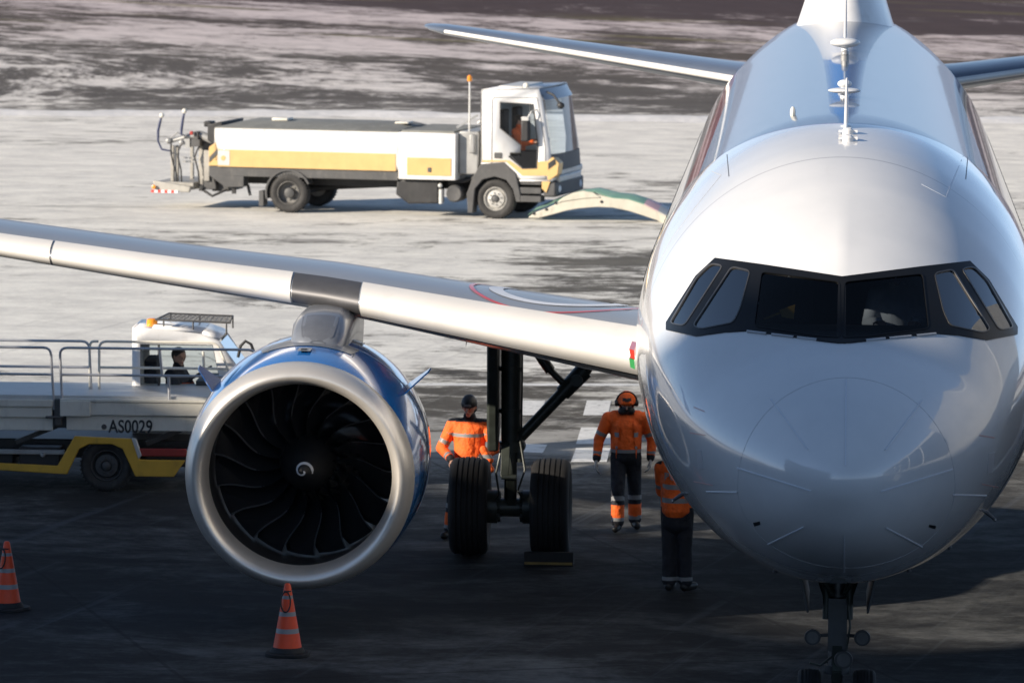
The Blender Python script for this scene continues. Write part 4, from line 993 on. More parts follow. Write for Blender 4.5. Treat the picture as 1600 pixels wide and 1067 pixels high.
# walking worker with orange hood and ear defenders
q = G(977, 829)
r2, j2, hp2 = person((q.x, q.y, 0), R(4), 'worker with orange hood and black ear defenders walking forward in an open orange vest',
    stand_pose(head=(0, -.07, 1.57), look=(.0, -1, -.55), neck=(0, -.02, 1.45), shL=(.22, 0, 1.38), shR=(-.22, 0, 1.38), elL=(.32, .04, 1.12), elR=(-.33, .03, 1.12), wrL=(.30, -.02, .89), wrR=(-.36, -.05, .88),
               knR=(-.10, -.14, .50), anR=(-.10, -.16, .11), knL=(.11, .05, .50), anL=(.12, .10, .115), ftL=(.15, -1, 0), ftR=(-.2, -1, 0)),
    dict(cols=WK, hair=False, gloves=M['glove'], vest='open', tapes=(.02,), yoke=False, darkhem=.06, hem=.04, face=M['skin']), H=1.0)
b = MB(); b.ball(tuple(hp2(0, -.012, .045)), .118, 18, (.95, 1.05, 1.0)); capsule(b, hp2(-.055, .09, .055), hp2(.055, .09, .055), .022, .022); b.ball(tuple(hp2(0, -.05, -.03)), .10, 14)
hd3 = hp2(0, 0, 0); lk3 = hp2(0, 1, 0)-hd3; up3 = hp2(0, 0, 1)-hd3; sd3 = hp2(1, 0, 0)-hd3
hood = fused(b, 'hood', [M['hiviz'], M['black']], r2, .01, lambda c: 1 if ((c-hd3).dot(lk3) > .05 and abs((c-hd3).dot(sd3)) < .05 and .085 < (c-hd3).dot(up3) < .12) else 0)
bm = bmesh.new(); bm.from_mesh(hood.data)
bmesh.ops.delete(bm, geom=[f for f in bm.faces if (f.calc_center_median()-hd3).dot(up3) < .03 and (f.calc_center_median()-hd3).dot(lk3) > .0], context='FACES'); bm.to_mesh(hood.data); bm.free()
b = MB(); capsule(b, hp2(-.05, .04, -.075), hp2(.05, .04, -.075), .055, .055); capsule(b, hp2(0, .05, -.03), hp2(0, .05, -.06), .05, .05); fused(b, 'neck_warmer', [M['black']], r2, .01)
for q_ in (-1, 1):
    b = MB(); b.lathe(hp2(q_*.10, -.005, .01), (hp2(q_*1.0, 0, 0)-hd3), [(-.01, .038), (.03, .042), (.045, .03)], 18); b.build('ear_defender', M['black'], r2)
b = MB(); b.tube([hp2(.125*math.sin(a), -.005, .03+.135*math.cos(a)) for a in np.linspace(-1.5, 1.5, 13)], .010, 8); b.build('headband', M['black'], r2)
# back-turned worker half hidden by the nose
q = G(1057, 924)
r3, j3, hp3 = person((q.x, q.y, 0), R(168), 'worker with back turned in orange vest and dark trousers partly hidden by the aircraft nose',
    stand_pose(pel=(0, 0, .97), elL=(.22, -.15, 1.12), elR=(-.22, -.15, 1.12), wrL=(.12, -.34, 1.04), wrR=(-.12, -.34, 1.04), palmL=(0, 0, -1), palmR=(0, 0, -1), knL=(.09, 0, .49), knR=(-.09, 0, .49), anL=(.085, .01, .10), anR=(-.10, -.02, .10), ftR=(-.4, -1, 0)),
    dict(cols=(M['hiviz'], M['navy'], M['refl']), vest='closed', tapes=(), hem=-.12, darkhem=.02, shin=False), H=1.0)
def text_obj(txt, size, m, parent, mw, name='lettering', extrude=.002, offset=0.0, spacing=1.0):
    cu = bpy.data.curves.new(name, 'FONT'); cu.body = txt; cu.size = size; cu.extrude = extrude; cu.offset = offset; cu.space_character = spacing
    cu.align_x = 'CENTER'; cu.align_y = 'CENTER'
    t = bpy.data.objects.new(name, cu); C.objects.link(t)
    me = bpy.data.meshes.new_from_object(t.evaluated_get(bpy.context.evaluated_depsgraph_get())); bpy.data.objects.remove(t)
    me.transform(mw); me.materials.clear(); me.materials.append(m)
    o = bpy.data.objects.new(name, me); C.objects.link(o); o.parent = parent; return o
# back print on the vest
text_obj('BUR', .115, M['refl'], r3, Matrix.Translation((0, .200, 1.33)) @ Matrix.Rotation(PI, 4, 'Z') @ Matrix.Rotation(PI/2, 4, 'X'), offset=.004)

# seated people
def sit_pose(**k):
    J = dict(pel=(0, 0, .0), chest=(0, -.02, .33), neck=(0, -.03, .53), head=(0, -.045, .67), shL=(.19, 0, .46), shR=(-.19, 0, .46), elL=(.25, -.14, .22), elR=(-.25, -.14, .22), wrL=(.17, -.38, .26), wrR=(-.17, -.38, .26),
             hipL=(.10, 0, -.02), hipR=(-.10, 0, -.02), knL=(.12, -.42, .0), knR=(-.12, -.42, .0), anL=(.12, -.48, -.38), anR=(-.12, -.48, -.38), palmL=(0, 0, -1), palmR=(0, 0, -1))
    J.update(k); return J
person((.5, 3.32, 4.02), 0, 'pilot in a white shirt seated behind the right-hand windscreen pane', sit_pose(), dict(cols=(M['shirt'], M['shirt'], M['shirt']), tapes=(), yoke=False, trous=(M['navy'],)*3))

# ------------------------------------------------------------------ traffic cones
def cone():
    c = empty('traffic_cone', (0, 0, 0), 0, '', 'traffic cone')
    b = MB(); n = 40
    def rz(z): return .155-(z-.06)*(.155-.03)/.70
    prof = [(.055, .158), (.06, .155)]; zs = [(.06, .24, 0), (.24, .29, 1), (.29, .42, 0), (.42, .465, 1), (.465, .60, 0), (.60, .635, 1), (.635, .76, 0)]
    b.lathe((0, 0, 0), (0, 0, 1), [(z, rz(z)+.0) for z in (.05, .24, .29, .42, .465, .60, .635, .745)] + [(.757, .024), (.76, .016)], n)
    mi = [0, 1, 0, 1, 0, 1, 0, 0, 0]; b.M = [mi[min(i//n, 8)] for i in range(len(b.F)-2)] + [0, 0]
    b.build('shell', [M['orange'], M['refl']], c, smooth=30)
    b = MB(); b.prism([(.22*math.cos(a)*(1.0+.18*abs(math.sin(2*a))), .22*math.sin(a)*(1.0+.18*abs(math.sin(2*a)))) for a in np.linspace(0, 2*PI, 33)[:-1]], 0, .035, 'xy'); b.lathe((0, 0, .035), (0, 0, 1), [(0, .19), (.03, .175), (.055, .160)], 32); b.build('base', M['drubber'], c, smooth=30, bevel=.006)
    b = MB(); b.tube([(.05*math.sin(a)-.01, -.095+.0*a+.02*math.cos(a), .575+.105*math.cos(a)) for a in np.linspace(0, 2*PI, 25)], .008, 8); b.tube([(.035*math.cos(a), .035*math.sin(a)-.01, .68) for a in np.linspace(0, 2*PI, 17)], .008, 8); b.build('cord', M['cord'], c)
    return c
c1 = cone(); p = G(449, 1023); c1.location = (p.x, p.y, 0); c1['label'] = 'orange traffic cone with two white bands standing below the engine intake'
c2 = copy_tree(c1); p = G(11, 952); c2.location = (p.x, p.y, 0); c2.rotation_euler = (0, 0, R(-25)); c2['label'] = 'orange traffic cone with white bands alone on the dark apron left of the engine'
for c in (c1, c2): c['group'] = 'traffic cones round the aircraft'
# far red cones on the lit apron behind the gear

# ------------------------------------------------------------------ spreader truck
def road_wheel(parent, x, y, z, r, w, side, rimm, bolts=True):
    b = MB(); s_ = side; b.lathe((x, y, z), (0, 1, 0), tyre_prof(r, w), 48, cap=False)
    for k in range(40):
        a = 2*PI*k/40; c_, n_ = math.cos(a), math.sin(a)
        for yy in (-w*.33, w*.33): b.bar((x+c_*r*.975, y+yy-w*.12, z+n_*r*.975), (x+c_*r*.975, y+yy+w*.12, z+n_*r*.975), .016, .030, up=(c_, 0, n_))
    t = b.build('wheel', M['rubber'], parent, smooth=30)
    b = MB(); Y0 = y+s_*w*.42
    b.lathe((x, Y0, z), (0, s_, 0), [(-w*.6, r*.56), (0, r*.60), (.01, r*.57), (-.02, r*.54), (-w*.38, r*.50), (-w*.40, r*.40)] if not bolts else [(-w*.6, r*.56), (0, r*.60), (.01, r*.57), (-.03, r*.53), (-.06, r*.47), (-.01, r*.42), (.0, r*.22), (-.03, r*.2)], 32)
    b.build('rim', rimm, t, smooth=30)
    b = MB()
    if bolts:
        for k in range(8):
            a = 2*PI*k/8+.2; b.m = 0; b.cyl((x+r*.30*math.cos(a), Y0-s_*.01, z+r*.30*math.sin(a)), (x+r*.30*math.cos(a), Y0+s_*.02, z+r*.30*math.sin(a)), .014, .012, 6)
        b.lathe((x, Y0-s_*.03, z), (0, s_, 0), [(0, r*.17), (.05, r*.16), (.065, r*.08)], 16)
    else:
        b.lathe((x, Y0-s_*w*.4, z), (0, s_, 0), [(0, r*.28), (.09, r*.26), (.11, r*.15)], 16)
        for k in range(8):
            a = 2*PI*k/8; b.cyl((x+r*.35*math.cos(a), Y0-s_*w*.40, z+r*.35*math.sin(a)), (x+r*.35*math.cos(a), Y0-s_*w*.33, z+r*.35*math.sin(a)), .014, .014, 6)
    b.build('hub', M['dgrey'], t, smooth=30)
    return t
TS = 73.0
def truck():
    q = G(450, 333); th = R(-12)
    t = empty('spreader_truck', (q.x, q.y+.0, 0), th, 'white and yellow airport spreader truck with an orange beacon pole crossing the snowy taxiway', 'truck')
    X = lambda px: (px-450)/TS
    YN, YF = 0.0, 2.25       # near side, far side
    zr = lambda py, px=450: (333+(px-450)*.02-py)/76.5
    xs = lambda px, py: (X(px), zr(py, px))
    W = .28
    for x, rm, bl in ((X(450), M['rimdark'], False), (X(779), M['rim'], True)):
        road_wheel(t, x, YN+.16, .415, .415, W if bl else .30, -1, rm, bl); road_wheel(t, x, YF-.16, .415, .415, W, 1, rm, bl)
    # chassis
    b = MB(); b.box(X(330), X(845), .65, .78, .55, .80); b.box(X(330), X(845), 1.45, 1.58, .55, .80)
    for px in (345, 430, 520, 600, 690, 760): b.box(X(px), X(px)+.12, .78, 1.45, .58, .76)
    b.cyl((X(450), .2, .42), (X(450), 2.05, .42), .11, .11, 12); b.cyl((X(779), .2, .42), (X(779), 2.05, .42), .08, .08, 12); b.cyl((X(450), 1.1, .45), (X(640), 1.1, .62), .06, .06, 10)
    b.build('chassis', M['black'], t, bevel=.01)
    # tank body: white upper, yellow band, dark skirt
    b = MB(); x0, x1 = X(331), X(626)
    b.prism([(YN+.04, .96), (YN+.0, 1.06), (YN+.0, 1.71), (YN+.04, 1.76), (YF-.04, 1.76), (YF, 1.71), (YF, 1.06), (YF-.04, .96)], x0, x1, 'yz')
    b.build('tank_body', M['tank'], t, bevel=.015)
    b = MB(); b.prism([(X(337), .94), (X(622), .94), (X(622), 1.30), (X(337), 1.30)], -.012, .05); b.build('yellow_panel', M['yellow'], t, bevel=.004)
    b = MB(); b.box(X(337), X(356), -.018, -.011, .97, 1.28); b.build('emblem_plate', M['lgrey'], t)
    b = MB(); b.lathe((X(346), -.018, 1.12), (0, -1, 0), [(0, .055), (.005, .05)], 16); b.build('emblem', M['yellow'], t)
    b = MB(); b.box(X(322), X(625), YN+.03, YF-.03, .74, .95); b.build('skirt', M['dgrey'], t, bevel=.01)
    b = MB(); b.prism([(X(322), .75), (X(378), .75), (X(378), .52), (X(348), .50)], .02, .35); b.build('rear_guard', M['dgrey'], t, bevel=.01)
    # sloped rear white and yellow corner with hazard stripe
    b = MB(); b.prism([(X(322), .95), (X(337), .95), (X(337), 1.30), (X(333), 1.50), (X(331), 1.42), (X(322), 1.34)], .0, .25); b.build('rear_corner', M['yellow'], t, bevel=.01)
    b = MB(); b.prism([(X(323), 1.02), (X(336), 1.20), (X(336), 1.31), (X(323), 1.13)], -.012, .0); b.build('hazard_stripe', M['dgrey'], t)
    # roof cover, gently ridged, with bolts and hatches
    b = MB(); b.rings([[(x, YN+.02, 1.765), (x, YN+.5, z-.02), (x, YF-.5, z), (x, YF-.02, 1.78), (x, YF-.02, 1.75), (x, YN+.02, 1.75)] for x, z in ((X(331), 1.79), (X(365), 1.88), (X(610), 1.88), (X(626), 1.82))]); b.build('roof_cover', M['tankroof'], t, smooth=20)
    b = MB(); b.box(X(402), X(428), .9, 1.3, 1.87, 1.93); b.build('hatch', M['cream'], t, bevel=.02)
    b = MB(); b.box(X(600), X(622), .9, 1.3, 1.87, 1.91); b.build('hatch', M['cream'], t, bevel=.02)
    b = MB(); 
    for k in range(9): b.ball((X(345+k*33), -.003, 1.72), .014, 6)
    b.build('edge_bolts', M['lgrey'], t)
    # second locker
    b = MB(); b.box(X(627), X(718), -.06, YF+.02, .78, 1.76); b.build('locker', M['tank'], t, bevel=.02)
    b = MB(); b.prism([(X(641), .87), (X(711), .87), (X(711), 1.24), (X(641), 1.24)], -.072, -.05); b.build('yellow_panel', M['yellow'], t, bevel=.004)
    b = MB(); b.box(X(674), X(680), -.082, -.07, .94, 1.04); b.build('lock_plate', M['dgrey'], t, bevel=.01)
    b = MB(); b.box(X(627)+.05, X(718)-.05, 0, YF, 1.76, 1.80); b.build('locker_lid', M['tankroof'], t, bevel=.01)
    b = MB(); b.box(X(719), X(750), .12, YF-.1, .90, 1.80); b.box(X(737), X(746), .02, .5, 1.35, 1.75); b.build('engine_box', M['grey'], t, bevel=.03)
    b = MB(); b.bar((X(712), .3, 1.86), (X(741), .5, 2.12), .04, .04); b.bar((X(712), 1.9, 1.86), (X(741), 1.7, 2.12), .04, .04); b.build('ladder_rail', M['lgrey'], t)
    # beacon pole
    b = MB(); b.cyl((X(735), .15, 1.4), (X(735), .15, 2.85), .022, .018, 10); b.build('beacon_pole', M['lgrey'], t)
    b = MB(); b.lathe((X(735), .15, 2.84), (0, 0, 1), [(0, .05), (.02, .055), (.10, .05), (.13, .02)], 14); b.build('beacon', M['amber'], t)
    # under-body tanks and boxes
    b = MB(); b.prism([(X(622), .76), (X(688), .76), (X(688), .28), (X(640), .26), (X(620), .45)], .08, .55); b.build('battery_box', M['black'], t, bevel=.03)
    b = MB(); b.cyl((X(692), .10, .28), (X(692), .10, .58), .05, .05, 12); b.ball((X(691), .08, .66), .05, 8); b.build('filter', M['lgrey'], t)
    b = MB(); b.lathe((X(714), .02, .50), (0, 1, 0), [(0, .06), (-.01, .15), (.03, .18), (.5, .18)], 24); b.build('air_tank', M['dgrey'], t)
    b = MB(); b.tube([(X(700), .3, .7), (X(725), .2, .75), (X(745), .25, .85), (X(752), .3, 1.2)], .045, 8); b.box(X(742), X(748), -.02, .05, .76, .84); b.build('intake_pipe', M['black'], t)
    # mudguards
    def guard(cx, r0, a0, a1, y0, y1, nm, extra=None):
        b = MB(); aa = np.linspace(a0, a1, 13)
        b.rings([[(cx+r*math.cos(a), y, .415+r*math.sin(a)) for r, y in ((r0, y0), (r0+.04, y0), (r0+.04, y1), (r0, y1))] for a in aa]); 
        return b.build(nm, M['dgrey'], t, smooth=30)
    guard(X(450), .47, R(25), R(195), -.01, .34, 'mudguard'); guard(X(450), .47, R(25), R(195), YF-.34, YF, 'mudguard')
    b = MB(); b.box(X(403), X(410), .0, .3, .13, .45); b.build('mud_flap', M['dgrey'], t)
    # cab
    cabp = [(757, 134), (846, 131), (853, 150), (866, 232), (868, 262), (868, 277), (818, 277), (806, 262), (793, 251), (757, 250)]
    pts = [xs(*p) for p in cabp]
    win = [(787, 154), (838, 157), (846, 218), (845, 258), (823, 259), (803, 238), (803, 234), (819, 234), (820, 222), (787, 195)]
    wpts = [xs(*p) for p in win]
    def side(y, sgn):
        vo, eo, fo, *_ = delaunay_2d_cdt([Vector(p) for p in pts+wpts], [(i, (i+1) % len(pts)) for i in range(len(pts))] + [(len(pts)+i, len(pts)+(i+1) % len(wpts)) for i in range(len(wpts))], [], 0, 1e-5)
        b = MB(); n = b.add([(v.x, y, v.y) for v in vo])
        for f in fo:
            c_ = (sum(vo[i].x for i in f)/3, sum(vo[i].y for i in f)/3)
            if inpoly(c_, pts) and not inpoly(c_, wpts): b.face([n+i for i in f])
        return b
    cab = MB()
    for y in (-.02, YF+.02):
        s_ = side(y, 1); n = cab.add(s_.V); [cab.face([n+i for i in f]) for f in s_.F]
    # roof, back, lower front, floor as strips between the sides
    def strip(a, c): n = cab.add([(a[0], -.02, a[1]), (c[0], -.02, c[1]), (c[0], YF+.02, c[1]), (a[0], YF+.02, a[1])]); cab.face((n, n+1, n+2, n+3))
    for a, c in ((0, 1), (9, 0), (5, 6), (6, 7), (7, 8), (8, 9), (4, 5)): strip(pts[a], pts[c])
    cabo = cab.build('cab', M['white'], t, smooth=20)
    sm = cabo.modifiers.new('thick', 'SOLIDIFY'); sm.thickness = .03; sm.offset = -1
    b = MB(); b.prism([xs(*p) for p in ((759, 249), (797, 248), (822, 270), (864, 270), (864, 247), (846, 247), (846, 259), (823, 260), (802, 246), (759, 246))], -.034, -.021); b.build('yellow_flash', M['yellow'], t)
    b = MB(); b.prism([xs(*p) for p in ((800, 239), (820, 239), (820, 232), (846, 232), (846, 259), (823, 260), (801, 241))], -.030, -.018); b.build('door_lower_panel', M['surround'], t)
    for y in (-.015, YF+.015):
        b = MB(); n = b.add([(x, y, z) for x, z in wpts]); b.face(range(n, n+len(wpts))); b.build('side_window', M['cabglass'], cabo, smooth=0)
    b = MB(); b.tube([(x, -.028, z) for x, z in wpts+[wpts[0]]], .012, 6); b.tube([(X(774), -.025, zr(252, 774)), (X(774), -.025, zr(150, 774)), (X(778), -.025, zr(146, 778)), (X(845), -.025, zr(147, 845)), (X(858), -.025, zr(225, 858)), (X(859), -.025, zr(276, 859))], .006, 6); b.build('door_seal', M['dgrey'], cabo)
    b = MB(); b.box(X(778), X(790), -.04, -.02, zr(243, 784), zr(234, 784)); b.build('door_handle', M['dgrey'], cabo, bevel=.008)
    # windscreen, curved out in the middle
    def scr(z0, x0, z1, x1, nm, m, bulge=.10, inset=.06):
        b = MB(); rr = []
        for i in range(7):
            u = i/6; rr.append([(x0+(x1-x0)*u+bulge*math.sin(PI*j/12)**.6, -.02+inset+(YF+.04-2*inset)*j/12, z0+(z1-z0)*u) for j in range(13)])
        b.grid(rr); return b.build(nm, m, cabo, smooth=40)
    scr(zr(236, 866), X(867), zr(150, 853), X(855), 'windscreen', M['cabglass'])
    scr(zr(150, 853), X(855)-.0, zr(133, 846), X(845), 'sun_visor', M['finblue'] if False else M['pylon'], .12, 0)
    scr(zr(262, 868), X(869), zr(236, 866), X(867), 'grille', M['dgrey'], .12, .0)
    b = MB(); b.box(X(868), X(868)+.07, .0, YF, zr(272, 868), zr(262, 868)); b.box(X(868), X(868)+.11, .25, YF-.25, zr(282, 868), zr(271, 868)); b.build('front_panel', M['lgrey'], t, bevel=.03)
    b = MB(); b.prism([xs(*p) for p in ((862, 247), (870, 240), (880, 250), (878, 268), (866, 277), (862, 277))], -.035, .30); b.build('corner_panel', M['yellow'], t, bevel=.015)
    b = MB(); b.prism([xs(*p) for p in ((863, 250), (873, 243), (875, 251), (863, 260))], -.045, -.033); b.build('hazard_stripe', M['black'], t)
    b = MB(); b.box(X(855), X(855)+.27, -.01, YF+.01, zr(304, 855), zr(280, 855)); b.build('bumper', M['dgrey'], t, bevel=.04)
    b = MB(); b.prism([xs(*p) for p in ((853, 279), (866, 279), (860, 297), (853, 290))], -.03, .0); b.build('bumper_flash', M['yellow'], t)
    for y in (.28, YF-.28):
        b = MB(); b.lathe((X(855)+.25, y, zr(292, 860)), (1, 0, 0), [(0, .08), (.03, .075), (.05, .04)], 16); b.build('headlight', M['shirt'], t)
    b = MB()
    for py0, py1, d in ((276, 285, .03), (289, 299, .0), (302, 312, -.02)): b.box(X(817), X(852), d-.02, d+.3, zr(py1, 830), zr(py0, 830))
    b.build('cab_steps', M['dgrey'], t, bevel=.015)
    # front wheel arch
    b = MB(); arch = [xs(*p) for p in ((737, 330), (735, 300), (745, 272), (757, 252), (793, 249), (812, 266), (820, 300), (820, 312), (813, 312), (808, 292), (797, 277), (779, 272), (760, 277), (748, 292), (745, 330))]
    b.prism(arch, -.045, .30); b.build('wheel_arch', M['dgrey'], t, bevel=.015)
    # mirrors and visor arm
    b = MB(); b.box(X(824), X(836), -.26, -.06, zr(215, 830), zr(182, 830)); b.build('door_mirror', M['black'], t, bevel=.03)
    b = MB(); b.box(X(825), X(836), -.265, -.07, zr(182, 830), zr(176, 830)); b.tube([(X(845), 0, zr(165, 845)), (X(838), -.15, zr(168, 838)), (X(832), -.18, zr(180, 832))], .015, 6); b.build('mirror_cap', M['lgrey'], t, bevel=.01)
    b = MB(); b.tube([(X(856), .15, zr(138, 856)), (X(868), .10, zr(143, 868)), (X(879), .05, zr(157, 879))], .025, 8); b.ball((X(880), .05, zr(159, 880)), .08, 10, (1, .8, .9)); b.build('front_mirror', M['black'], t)
    b = MB(); b.ball((X(821), .3, zr(129, 821)), .07, 10, (1, 1, .9)); b.build('roof_lamp', M['cream'], t)
    b = MB(); b.box(X(778), X(815), .3, YF-.3, zr(134, 790), zr(129, 790)); b.build('roof_hatch', M['lgrey'], t, bevel=.02)
    b = MB(); b.box(X(751), X(757), .2, YF-.2, zr(250, 753), zr(153, 753)); b.build('air_deflector', M['black'], t)
    for y in (.55, 1.6):
        b = MB(); b.box(X(776), X(786), y-.22, y+.22, 1.25, 2.25); b.box(X(786), X(812), y-.22, y+.22, 1.2, 1.33); b.build('seat', M['navy'], t, bevel=.04)
    b = MB(); b.lathe((X(838), .55, 1.66), (-.5, 0, .85), [(-.012, .19), (0, .205), (.012, .19), (0, .175)], 24, cap=False, loop=True); b.cyl((X(838), .55, 1.66), (X(848), .55, 1.4), .03); b.build('steering_wheel', M['black'], t)
    # rear boom and spray gear
    b = MB(); b.box(X(292), X(299), .55, .70, zr(305), zr(222)); b.box(X(303), X(312), .45, .62, zr(288), zr(238)); b.bar((X(295), .6, zr(262)), (X(308), .5, zr(262)), .05, .06); b.bar((X(295), .6, zr(285)), (X(308), .5, zr(280)), .05, .06); b.build('lift_mast', M['steel'], t, bevel=.01)
    b = MB(); b.box(X(300), X(322), .5, 1.8, zr(302), zr(225)); b.box(X(312), X(340), .6, 1.6, zr(305), zr(290)); b.build('lift_frame', M['dgrey'], t, bevel=.02)
    b = MB(); b.box(X(226), X(290), .3, 2.0, zr(302), zr(290)); b.prism([(X(228), zr(303)), (X(285), zr(306)), (X(288), zr(296)), (X(226), zr(288))], .2, .3); b.build('spray_bar', M['steel'], t, bevel=.015)
    b = MB()
    for k in range(8): b.m = k % 2; b.box(X(224+k*5.4), X(224+k*5.4+5.4), .17, .195, zr(307), zr(303))
    b.build('warning_strip', [M['redp'], M['shirt']], t)
    b = MB(); b.lathe((X(229), .16, zr(298)), (0, -1, 0), [(0, .045), (.03, .04), (.04, .02)], 14); b.build('side_lamp', M['amber'], t)
    for px, y in ((250, .5), (256, .55), (262, 1.3)):
        b = MB(); b.box(X(px-2.5), X(px+2.5), y, y+.08, zr(290), zr(232)); b.build('support_post', M['steel'], t, bevel=.008)
    b = MB(); 
    for py in (252, 258): b.bar((X(264), .6, zr(py)), (X(292), .6, zr(py)), .03, .03)
    b.build('cross_tube', M['grey'], t)
    for k, (p0, p1, p2) in enumerate(((( 252, 226), (256, 262), (262, 292)), ((268, 228), (262, 250), (268, 290)), ((300, 226), (288, 250), (296, 296)), ((318, 232), (307, 262), (322, 296)))):
        b = MB(); b.tube([(X(a_), .35+.05*k, zr(c_)) for a_, c_ in (p0, ((p0[0]+p1[0])/2-2, (p0[1]+p1[1])/2), p1, ((p1[0]+p2[0])/2+2, (p1[1]+p2[1])/2), p2)], .018, 6); b.build('hose', M['black'], t)
    b = MB(); b.box(X(286), X(300), .3, .8, zr(232), zr(220)); b.box(X(289), X(296), .35, .6, zr(222), zr(208)); b.build('control_box', M['dgrey'], t, bevel=.01)
    b = MB(); b.box(X(284), X(289), .28, .34, zr(213), zr(207)); b.build('tail_lamp', M['red'], t, bevel=.01)
    b = MB(); b.cyl((X(245), .45, zr(226)), (X(272), .45, zr(218)), .045); b.cyl((X(272), .5, zr(217)), (X(335), .6, zr(213)), .06); b.cyl((X(296), .5, zr(214)), (X(318), .5, zr(222)), .09); b.ball((X(247), .4, zr(224)), .07, 8); b.ball((X(268), .4, zr(226)), .06, 8); b.box(X(272), X(281), .4, .55, zr(234), zr(220)); b.tube([(X(250), .4, zr(220)), (X(262), .35, zr(210)), (X(275), .4, zr(216))], .02, 6); b.build('hydraulic_joint', M['grey'], t)
    b = MB(); b.prism([xs(*p) for p in ((311, 193), (335, 188), (335, 230), (326, 232), (311, 218))], .35, 1.8); b.box(X(294), X(306), .8, 1.1, zr(202), zr(193)); b.build('pump_housing', M['black'], t, bevel=.02)
    for pts_, nm in (([(237, 183), (234, 194), (231, 208), (231, 225), (237, 238), (250, 240)], 'a'), ([(274, 175), (271, 190), (269, 205), (269, 214)], 'b')):
        b = MB(); pp = [(X(px), .35, zr(py)) for px, py in pts_]; b.tube(pp, [.02, .03, .03, .022, .02, .02][:len(pp)], 8); b.m = 1; b.ball(pp[0], .055, 10)
        b.build('work_lamp_stalk', [M['blueglove'], M['cream']], t)
    b = MB(); b.box(X(352), X(358), .3, .36, .35, .55); b.build('mud_bracket', M['black'], t)
    b = MB(); b.bar((X(378), .3, .55), (X(382), .3, .32), .05, .05); b.build('hanging_bracket', M['black'], t)
    b = MB(); b.tube([(X(300), .5, .4), (X(318), .4, .28), (X(340), .5, .42)], .03, 6); b.build('hose', M['black'], t)
    return t
TR = truck()
bpy.context.view_layer.update()
d = TR.matrix_world @ Vector(((803-450)/TS, .55, 1.33))
person(d, R(-12)+R(90), 'driver in an orange jacket at the wheel of the spreader truck', sit_pose(), dict(cols=(M['hiviz'], M['hiviz'], M['hiviz']), tapes=(), yoke=False, trous=(M['navy'],)*3))

# ------------------------------------------------------------------ ploughing blade lying ahead of the truck
def blade_arch():
    q = G(828, 344); t = empty('plough_blade', (q.x, q.y, 0), R(-7), 'arched cream and green blade lying on the snow between the truck and the aircraft', 'plough blade')
    k = 76.0; o = lambda px, py: ((px-828)/k, (344+(px-828)*.10-py)/k)
    top = [(825, 334), (835, 327), (856, 321), (880, 312), (905, 306), (930, 305), (960, 318), (985, 322), (1010, 332), (1032, 345), (1060, 362), (1090, 385)]
    bot = [(830, 341), (842, 342), (865, 338), (885, 334), (905, 332), (935, 332), (960, 335), (985, 342), (1008, 351), (1030, 360), (1058, 378), (1086, 402)]
    def band(sel_t, sel_b, y0, y1, name, m, bev=.015):
        b = MB(); b.rings([[(o(*a)[0], y0, o(*a)[1]), (o(*a)[0], y1, o(*a)[1]), (o(*c)[0], y1, o(*c)[1]), (o(*c)[0], y0, o(*c)[1])] for a, c in zip(sel_t, sel_b)])
        return b.build(name, M[m], t, smooth=40, bevel=bev)
    zt = lambda i: (top[i][0], top[i][1]+(6 if i < 6 else 2))
    band([zt(i) for i in range(12)], bot, 0, .18, 'side_plate', 'plough')
    mid = [(872, 319), (880, 313), (895, 307), (912, 305), (928, 308), (940, 316)]; mb = [(872, 321), (880, 319), (895, 318), (912, 317), (928, 317), (940, 318)]
    band(mid, mb, -.02, .16, 'side_rib', 'plough')
    b = MB(); rr = []
    ts = [(823, 337), (832, 323), (856, 313), (880, 306), (905, 303), (940, 303), (965, 305), (985, 310), (1008, 319), (1030, 327), (1060, 344), (1090, 366)]
    for i, (a, c) in enumerate(zip(ts, top)):
        x, z = o(*c); x2, z2 = o(*a); dz = max(.02, z2-z); rr.append([(x, .0, z-.01), (x+.01, .25, z+dz*.35), (x+.02, .62, z+dz*.30), (x+.02, .64, z+dz*.26), (x, .02, z-.04)])
    b.rings(rr); b.M = [(1 if (i//5) == 8 else (2 if (i//5) >= 9 else 0)) for i in range(len(b.F)-2)] + [0, 2]
    b.build('curved_sheet', [M['green'], M['pinkw'], M['lgrey']], t, smooth=40)
    for px, py in ((834, 334), (854, 329), (869, 320), (942, 324)):
        b = MB(); x, z = o(px, py); b.lathe((x, -.004, z), (0, -1, 0), [(0, .03), (.012, .03), (.02, .018)], 12); b.build('bolt', M['black'], t)
    return t
blade_arch()

